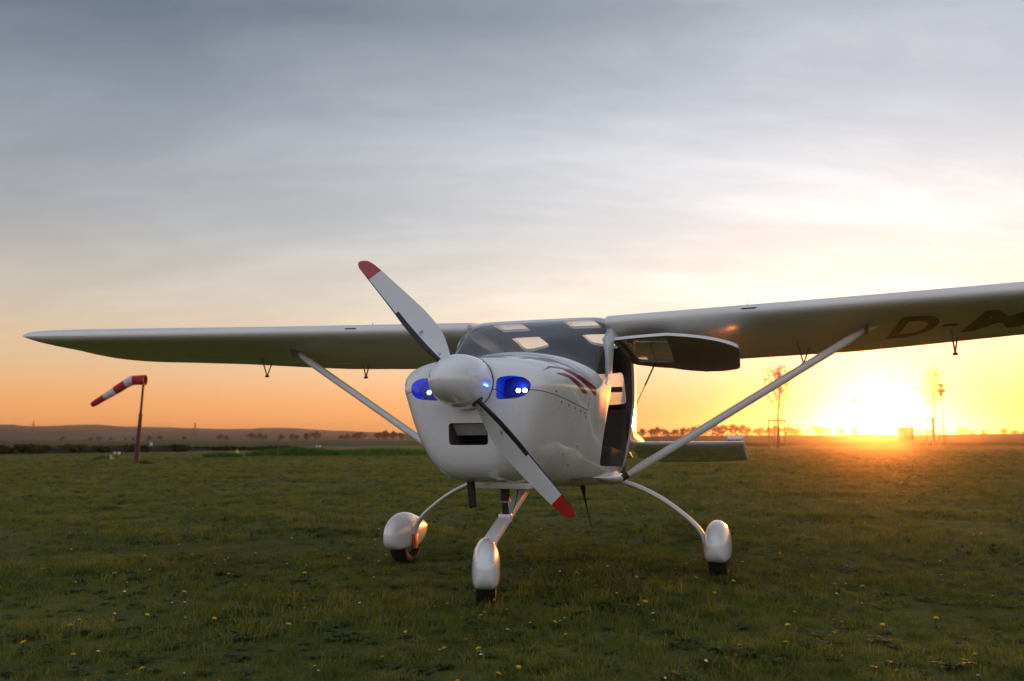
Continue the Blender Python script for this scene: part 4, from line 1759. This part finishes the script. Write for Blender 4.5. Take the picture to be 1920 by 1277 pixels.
def leaf_rosette(name, seed, n, L, mat):
    r = np.random.default_rng(seed)
    V, F = [], []
    for i in range(n):
        a = i * 2.4 + r.uniform(-.3, .3)
        d = np.array((math.cos(a), math.sin(a), 0))
        s = np.array((-d[1], d[0], 0))
        l = L * r.uniform(.6, 1.2)
        k = r.uniform(.15, .8)
        i0 = len(V)
        c = [(0, .04, 0), (.35, .14, .35 * k), (.7, .2, .45 * k), (1.0, .02, .40 * k)]
        for (t, w_, z) in c:
            q = d * l * t + np.array((0, 0, z * l + .005))
            V += [q - s * w_ * l, q + s * w_ * l]
        for j in range(3):
            F.append((i0 + 2 * j, i0 + 2 * j + 1, i0 + 2 * j + 3, i0 + 2 * j + 2))
    me = mesh(name, V, F, mat, smooth=False, fix=False)
    o = bpy.data.objects.new(name, me)
    protos.objects.link(o)


for s in range(5):
    blade_clump('grass_clump_%d' % s, 100 + s, 46, .11, .025, .075, .0020, 'grass', .9)
blade_clump('grass_tuft', 200, 40, .06, .04, .09, .0022, 'grass', .8)
leaf_rosette('weed_c', 225, 14, .055, 'weed')
blade_clump('dry_clump', 210, 26, .10, .02, .07, .0014, 'dry', 1.3)
leaf_rosette('weed_a', 220, 9, .065, 'weed')
leaf_rosette('weed_b', 221, 12, .045, 'weed')
NPROTO = len(protos.objects)


def scatter(name, pts, scl, label):
    me = bpy.data.meshes.new(name)
    me.from_pydata([tuple(p) for p in pts], [], [])
    at = me.attributes.new('sz', 'FLOAT', 'POINT')
    at.data.foreach_set('value', np.array(scl, dtype=np.float32))
    o = put(name, me)
    tag(o, label, kind='stuff')
    g = bpy.data.node_groups.new(name, 'GeometryNodeTree')
    g.interface.new_socket('Geometry', in_out='INPUT', socket_type='NodeSocketGeometry')
    g.interface.new_socket('Geometry', in_out='OUTPUT', socket_type='NodeSocketGeometry')
    N = g.nodes.new
    gi, go = N('NodeGroupInput'), N('NodeGroupOutput')
    mp_ = N('GeometryNodeMeshToPoints')
    ci = N('GeometryNodeCollectionInfo')
    ci.inputs['Collection'].default_value = protos
    ci.inputs['Separate Children'].default_value = True
    ci.inputs['Reset Children'].default_value = True
    ip = N('GeometryNodeInstanceOnPoints')
    ip.inputs['Pick Instance'].default_value = True
    rv = N('FunctionNodeRandomValue')
    rv.data_type = 'FLOAT_VECTOR'
    rv.inputs[0].default_value = (-.12, -.12, 0)
    rv.inputs[1].default_value = (.12, .12, 6.283)
    ri = N('FunctionNodeRandomValue')
    ri.data_type = 'INT'
    ri.inputs['Min'].default_value = 0
    ri.inputs['Max'].default_value = NPROTO - 1
    ri.inputs['Seed'].default_value = 5
    na = N('GeometryNodeInputNamedAttribute')
    na.data_type = 'FLOAT'
    na.inputs['Name'].default_value = 'sz'
    L = g.links.new
    L(gi.outputs[0], mp_.inputs[0])
    L(mp_.outputs[0], ip.inputs['Points'])
    L(ci.outputs[0], ip.inputs['Instance'])
    L(rv.outputs[0], ip.inputs['Rotation'])
    for so in ri.outputs:
        if so.enabled:
            L(so, ip.inputs['Instance Index'])
            break
    L(na.outputs[0], ip.inputs['Scale'])
    L(ip.outputs[0], go.inputs[0])
    md = o.modifiers.new('scatter', 'NODES')
    md.node_group = g
    return o


def field_points(r0, r1, dens, a0, a1, smin, smax, seed):
    r = np.random.default_rng(seed)
    area = (a1 - a0) / 2 * (r1 * r1 - r0 * r0)
    n = int(area * dens)
    rad = np.sqrt(r.uniform(r0 * r0, r1 * r1, n))
    az = r.uniform(a0, a1, n)
    P, S = [], []
    for a, q in zip(az, rad):
        x, y = math.sin(a) * q, math.cos(a) * q
        k = mnoise.noise(Vector((x * .8, y * .8, 4.0))) + .5 * mnoise.noise(Vector((x * 2.7, y * 2.7, 9)))
        if k < -.45 and r.uniform() < .45:
            continue      # worn, thin spots
        P.append((x, y, ground_height(x, y)))
        S.append(r.uniform(smin, smax) * (1 + .75 * k))
    return P, S


A0, A1 = R(-42), R(42)
P, S = field_points(2.0, 7.0, 210, A0, A1, .5, .9, 1)
P2, S2 = field_points(7.0, 15.0, 80, A0, A1, .62, 1.1, 2)
P3, S3 = field_points(15.0, 30.0, 26, A0, A1, .85, 1.45, 3)
P4, S4 = field_points(30.0, 48.0, 8, A0, A1, 1.1, 1.8, 4)
P5, S5 = field_points(48.0, 75.0, 3, A0, A1, 1.1, 1.8, 5)
P3, S3 = P3 + P4 + P5, S3 + S4 + S5
scatter('grass', P + P2 + P3, S + S2 + S3, 'short rough grass with weeds and dry stalks covering the airfield')


# flowers: one of each kind, then copies
def flower_mesh(name, petals, R0, h, mat, stem):
    V, F = [], []
    for k in range(2):
        for i in range(petals):
            a = 2 * math.pi * (i + .5 * k) / petals
            d = np.array((math.cos(a), math.sin(a), 0))
            s = np.array((-d[1], d[0], 0))
            i0 = len(V)
            q = np.array((0, 0, h))
            rr_ = R0 * (1 - .35 * k)
            z = .25 * R0 * (1 + k)
            V += [q, q + d * rr_ * .6 - s * rr_ * .22 + (0, 0, z), q + d * rr_ + (0, 0, z * .9), q + d * rr_ * .6 + s * rr_ * .22 + (0, 0, z)]
            F.append((i0, i0 + 1, i0 + 2, i0 + 3))
    nf = len(F)
    v, f = tube([(0, 0, -.01), (.004, 0, h * .5), (0, 0, h)], .0018, 5)
    F += [tuple(i + len(V) for i in q) for q in f]
    V += v
    me = mesh(name, V, F, mat, smooth=False, fix=False)
    me.materials.append(MATS[stem])
    for i, p in enumerate(me.polygons):
        p.material_index = 0 if i < nf else 1
    return me


dm = flower_mesh('dandelion', 12, .0115, .038, 'dandelion_yellow', 'weed')
wm = flower_mesh('daisy', 9, .0075, .038, 'daisy_white', 'weed')
r = np.random.default_rng(77)


def flowers(name, me, n, label, group, seed):
    r = np.random.default_rng(seed)
    k = 0
    while k < n:
        q = 2.9 * (14 / 2.9) ** r.uniform()
        a = r.uniform(R(-33), R(33))
        x, y = math.sin(a) * q, math.cos(a) * q
        if mnoise.noise(Vector((x * .7, y * .7, 20 + seed))) < -.12 and r.uniform() < .8:
            continue
        o = bpy.data.objects.new(name, me)
        col.objects.link(o)
        o.location = (x, y, 0)
        o.rotation_euler = (r.uniform(-.4, .4), r.uniform(-.4, .4), r.uniform(0, 6.28))
        s = r.uniform(.7, 1.25)
        o.scale = (s, s, s)
        tag(o, label, 'flower', group)
        k += 1


flowers('dandelion', dm, 190, 'small yellow dandelion in the rough grass', 'dandelions in the grass', 1)
flowers('daisy', wm, 110, 'tiny white daisy in the rough grass', 'daisies in the grass', 2)

# ------------------------------------------------------------------ haze: the golden evening air
V, F = box(-2600, 2600, -300, 2500, -10, 45)
hz = put('haze', mesh('haze', V, F, None, smooth=False))
m = bpy.data.materials.new('haze_air')
m.use_nodes = True
m.node_tree.nodes.clear()
pv = m.node_tree.nodes.new('ShaderNodeVolumePrincipled')
pv.inputs['Color'].default_value = (.94, .86, .80, 1)
pv.inputs['Density'].default_value = HAZE
pv.inputs['Anisotropy'].default_value = .95
om = m.node_tree.nodes.new('ShaderNodeOutputMaterial')
m.node_tree.links.new(pv.outputs[0], om.inputs['Volume'])
hz.data.materials.append(m)
tag(hz, kind='stuff')
